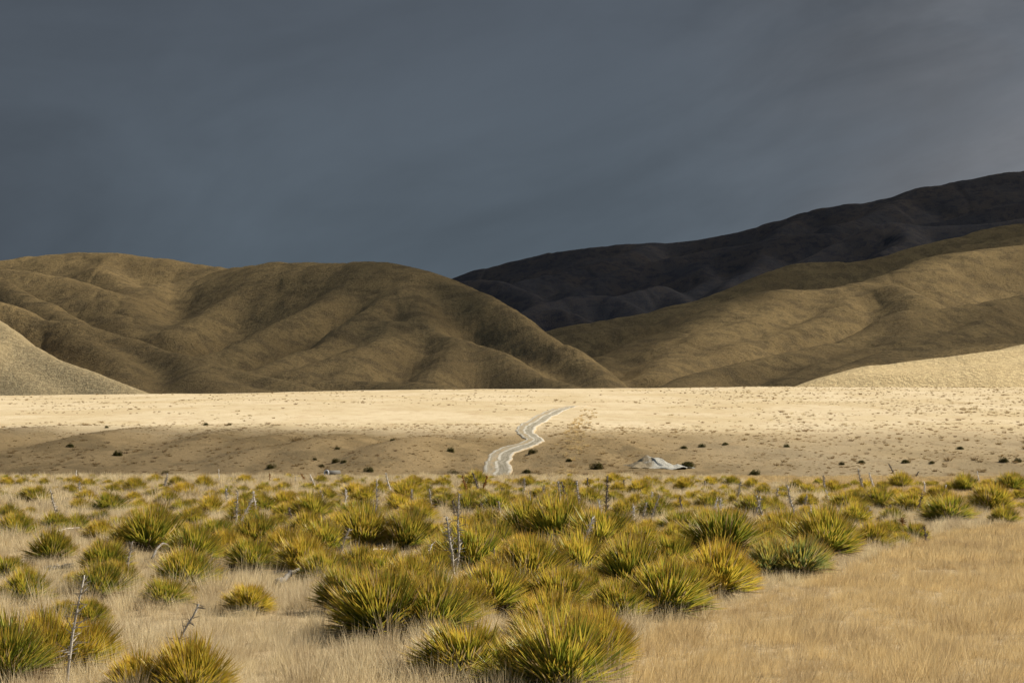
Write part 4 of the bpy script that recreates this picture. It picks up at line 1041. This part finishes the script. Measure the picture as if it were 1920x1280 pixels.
layers = [(6.5, 24, 34, 0.96, 0.0036), (24, 48, 22, 0.98, 0.006), (48, 112, 7.5, 1.12, 0.012)]
for li, (d0, d1, dens, sm, wd) in enumerate(layers):
    X, Y = fan_points(d0, d1, dens); k = keep(X, Y, 0.9); X, Y = X[k], Y[k]
    Z = G(X, Y); rf = right_field(X, Y)
    patch = fbm(X, Y, 2.4, 3, 201); tall = fbm(X, Y, 1.1, 2, 205)
    tracks = rf * np.exp(-((fbm(X, Y, 2.5, 2, 210) - 0.45) / 0.18) ** 2)
    s = sm * (0.85 + 0.45 * patch + 0.6 * tall + rg.uniform(-.2, .25, len(X))); s = np.where(rf > .5, s * 0.95, s) * (1 - 0.45 * np.clip(tracks, 0, 1))
    s = np.clip(s, 0.68, 2.2) * 0.76
    protos = []
    for i in range(4): protos.append(tuft('a%d' % i, 300 + i + li * 20, 70, 0.13, 0.30, wd, 0.55, m_gr))
    for i in range(2): protos.append(tuft('b%d' % i, 310 + i + li * 20, 90, 0.10, 0.46, wd, 0.50, m_gr))
    for i in range(3): protos.append(tuft('c%d' % i, 320 + i + li * 20, 75, 0.15, 0.30, wd, 0.45, m_gg, lean=(0.12, 0)))
    u = rg.uniform(0, 1, len(X))
    pick = np.where(rf > 0.5, 6 + (u * 3).astype(int), np.where(u < 0.80, (u * 5).astype(int), 4 + ((u * 100).astype(int) % 2)))
    rot = np.stack([rg.normal(0, .1, len(X)), rg.normal(0, .1, len(X)), rg.uniform(0, 6.28, len(X))], 1)
    rot[:, 2] = np.where(rf > .5, rg.normal(0, .6, len(X)), rot[:, 2])
    scatter('dry_grass', np.stack([X, Y, Z - 0.01], 1), np.stack([s, s, s * rg.uniform(.8, 1.25, len(X))], 1), rot, pick, protos,
            ['dry straw grass filling the nearest foreground', 'dry straw grass between the plants in the middle of the field', 'dry straw grass at the far side of the field'][li])

# the small far rosettes beyond the 300 built one by one: one mass along the far side of the field
m_lf, l = new_mat('far_speargrass_leaf')
oi = l.n('ShaderNodeObjectInfo').outputs['Random']; ta = l.n('ShaderNodeAttribute', attribute_name='t').outputs['Fac']; ha = l.n('ShaderNodeAttribute', attribute_name='h').outputs['Fac']
green = l.mix(ha, (0.135, 0.175, 0.022), (0.28, 0.31, 0.04)); gld = l.mix(ha, (0.52, 0.36, 0.035), (0.60, 0.49, 0.07))
gf = l.math('ADD', l.math('MULTIPLY', l.ramp(ta, 0.5, 1.05), l.math('ADD', 0.5, l.math('MULTIPLY', oi, 0.5))), l.math('MULTIPLY', oi, 0.45), True)
finish(l, l.mix(l.math('MULTIPLY', l.ramp(ta, 0.80, 1.0), 0.5), l.mix(gf, green, gld), (0.44, 0.21, 0.05)), 0.5, None, 0, 0.3, extra=0.35)
fp = []
for k_ in range(4):
    o_ = bpy.data.objects.new('g%d' % k_, rosette_mesh('far_leaves', 60 + k_, 110, mat=m_lf)); fp.append(o_)
X, Y = fan_points(52, 104, 0.17); k = (fbm(X, Y, 9, 3, 61) + rg.uniform(-.35, .35, len(X)) + 0.10 * (Y > 75)) > 0.02; k &= right_field(X, Y) < 0.3; k &= keep(X, Y, 1.3)
X, Y = X[k], Y[k]; s = rg.uniform(0.40, 0.70, len(X))
scatter('far_speargrass', np.stack([X, Y, G(X, Y) + 0.03], 1), np.stack([s, s, s * 0.95], 1), np.stack([0 * X, 0 * X, rg.uniform(0, 6.28, len(X))], 1), rg.integers(0, 4, len(X)), fp, 'mass of small far speargrass tufts along the far side of the field')
# tussocks over valley floor, bank and plain
protos = [tuft('d%d' % i, 400 + i, 60, 0.16, 0.42, 0.03, 0.9, m_tus, 2) for i in range(3)] + [tuft('e%d' % i, 410 + i, 55, 0.2, 0.30, 0.045, 0.8, m_gr, 2) for i in range(3)]
X, Y = fan_points(112, 900, 0.085)
ry = rg.uniform(0, 1, len(X)); dn = fbm(X, Y, 30, 3, 55)
wgt = np.where(Y < 360, 0.35 + 0.9 * dn + 0.3 * sstep(X, 20, 80), 0.02 + 0.75 * dn + 0.45 * sstep(X, 20, 120))
k = ry < wgt; X, Y = X[k], Y[k]
La2 = (La + Ra) / 2
kk = np.ones(len(X), bool)
for p in La2[::2]: kk &= ((X - p[0]) ** 2 + (Y - p[1]) ** 2) > 3.6 ** 2
X, Y = X[kk], Y[kk]; Z = G(X, Y)
s = rg.lognormal(-0.25, 0.38, len(X)) * (1 + 0.0006 * Y); u = rg.uniform(0, 1, len(X))
pick = np.where((u < 0.5) | (Y < 330), (u * 2.99).astype(int), 3 + ((u * 97).astype(int) % 3))
rot = np.stack([np.zeros(len(X)), np.zeros(len(X)), rg.uniform(0, 6.28, len(X))], 1)
scatter('tussock_grass', np.stack([X, Y, Z - 0.03], 1), np.stack([s, s, s * .8], 1), rot, pick, protos, 'scattered dry tussocks over the bank and the bleached plain')
m_turf = grass_mat('bank_turf', (0.27, 0.18, 0.07), (0.38, 0.26, 0.11), (0.22, 0.155, 0.065))
protos_t = [tuft('h%d' % i, 450 + i, 60, 0.18, 0.36, 0.035, 0.9, m_turf, 2) for i in range(4)] + [tuft('i0', 460, 60, 0.18, 0.36, 0.035, 0.9, m_gg, 2)]
# low turf and small tussocks that roughen the bank
X, Y = fan_points(118, 350, 0.5); k = (fbm(X, Y, 14, 3, 57) + rg.uniform(-.5, .5, len(X))) > -0.05; X, Y = X[k], Y[k]
kk = np.ones(len(X), bool)
for p in La2[::2]: kk &= ((X - p[0]) ** 2 + (Y - p[1]) ** 2) > 3.4 ** 2
X, Y = X[kk], Y[kk]; s = rg.lognormal(-1.0, 0.35, len(X)); u = rg.uniform(0, 1, len(X))
scatter('turf_grass', np.stack([X, Y, G(X, Y) - 0.03], 1), np.stack([s * 1.5, s * 1.5, s], 1), np.stack([0 * X, 0 * X, rg.uniform(0, 6.28, len(X))], 1), (u * (3 + 1.2 * (X > 15))).astype(int), protos_t, 'low brown turf and small tussocks covering the bank below the bright plain')
# golden tussocks lining the gully right of the track
gl = [(1108, 768), (1098, 780), (1085, 795), (1075, 805), (1078, 818), (1082, 830), (1072, 842), (1062, 880), (1066, 893)]
gp_ = catmull(np.array([hit(x, y, 215)[:] for x, y in gl]), 8)
NG = 170
pp = gp_[rg.integers(0, len(gp_), NG)]; X = pp[:, 0] + rg.normal(0, 1.3, NG); Y = pp[:, 1] + rg.normal(0, 2.5, NG); Z = G(X, Y)
s = rg.uniform(0.7, 1.5, NG)
protos = [tuft('f%d' % i, 430 + i, 80, 0.2, 0.45, 0.03, 0.8, m_gg, 2) for i in range(3)]
scatter('gully_grass', np.stack([X, Y, Z - .03], 1), np.stack([s, s, s], 1), np.stack([0 * X, 0 * X, rg.uniform(0, 6.28, NG)], 1), rg.integers(0, 3, NG), protos, 'taller golden grass filling the gully right of the track')

# ------------------------------------------------------------------ labels for plants and stalks
LM = [  # landmarks one can find in the picture: (name, px, py)
 ('the track foot', 933, 905), ('the paired tall grey stalks', 852, 1098), ('the thick white leaning stalk', 1087, 1057), ('the pair of bleached stalks', 1340, 990), ('the rusty stalk', 1702, 1010),
 ('the leaning foreground stalk', 300, 1280), ('the tall foreground stalk', 128, 1270), ('the short grey log', 540, 1100), ('the bare grass lane', 1560, 1100), ('the left picture edge', 0, 1050), ('the right picture edge', 1920, 950),
 ('the thin dark upright stalk', 1136, 985), ('the crooked twin grey stalks', 445, 992), ('the lone bent stalk at left', 112, 990), ('the gravel heap', 1222, 905), ('the culvert pipe', 612, 905), ('the slim tall stalk', 700, 998), ('the tall bare stalk at right', 1494, 992)]


def colour_word(c):
    return 'blue-green' if c == 30 else ['deep green', 'deep green', 'green', 'green', 'olive', 'olive-yellow', 'yellow-green', 'golden-green', 'golden', 'orange-gold'][c]


def lab(s):
    best = min(LM, key=lambda L: ((L[1] - s['px']) ** 2 + ((L[2] - s['py']) * 2.2) ** 2))
    dx_ = s['px'] - best[1]; dy_ = s['py'] - best[2]
    if abs(dx_) > 1.3 * abs(dy_) * 1.6: rel = 'right of' if dx_ > 0 else 'left of'
    elif abs(dy_) * 2.2 > 1.6 * abs(dx_): rel = 'in front of' if dy_ > 0 else 'behind'
    else: rel = ('front-' if dy_ > 0 else 'back-') + ('right of' if dx_ > 0 else 'left of')
    if 'edge' in best[0]: rel = 'near'
    if s['kind'] == 'plant':
        sz = 'huge' if s['w'] > 95 else 'big' if s['w'] > 62 else 'medium' if s['w'] > 38 else 'small' if s['w'] > 24 else 'tiny'
        return '%s %s speargrass %s %s' % (sz, colour_word(s['code']), rel, best[0])
    ln = 'leaning left' if s['lean'] < -0.22 * s['h'] else 'leaning right' if s['lean'] > 0.22 * s['h'] else 'upright'
    kd = 'stub' if s['stub'] else 'stalk'
    return '%s %s, %s, %s %s' % (CW[s['col']], kd, ln, rel, best[0])


special = {(128, 1286): None}
by = {}
for s in SITES: by.setdefault(lab(s), []).append(s)
ORD = ['leftmost', 'second from left', 'third from left', 'fourth from left', 'fifth from left', 'sixth from left', 'seventh from left', 'eighth from left', 'ninth from left']
for k_, lst in by.items():
    lst.sort(key=lambda s: s['px'])
    if len(lst) == 1: lst[0]['o']['label'] = k_; continue
    for i, s in enumerate(lst):
        t = ('left one' if i == 0 else 'right one') if len(lst) == 2 else ('rightmost' if i == len(lst) - 1 else ORD[min(i, 8)])
        s['o']['label'] = k_ + ', ' + t
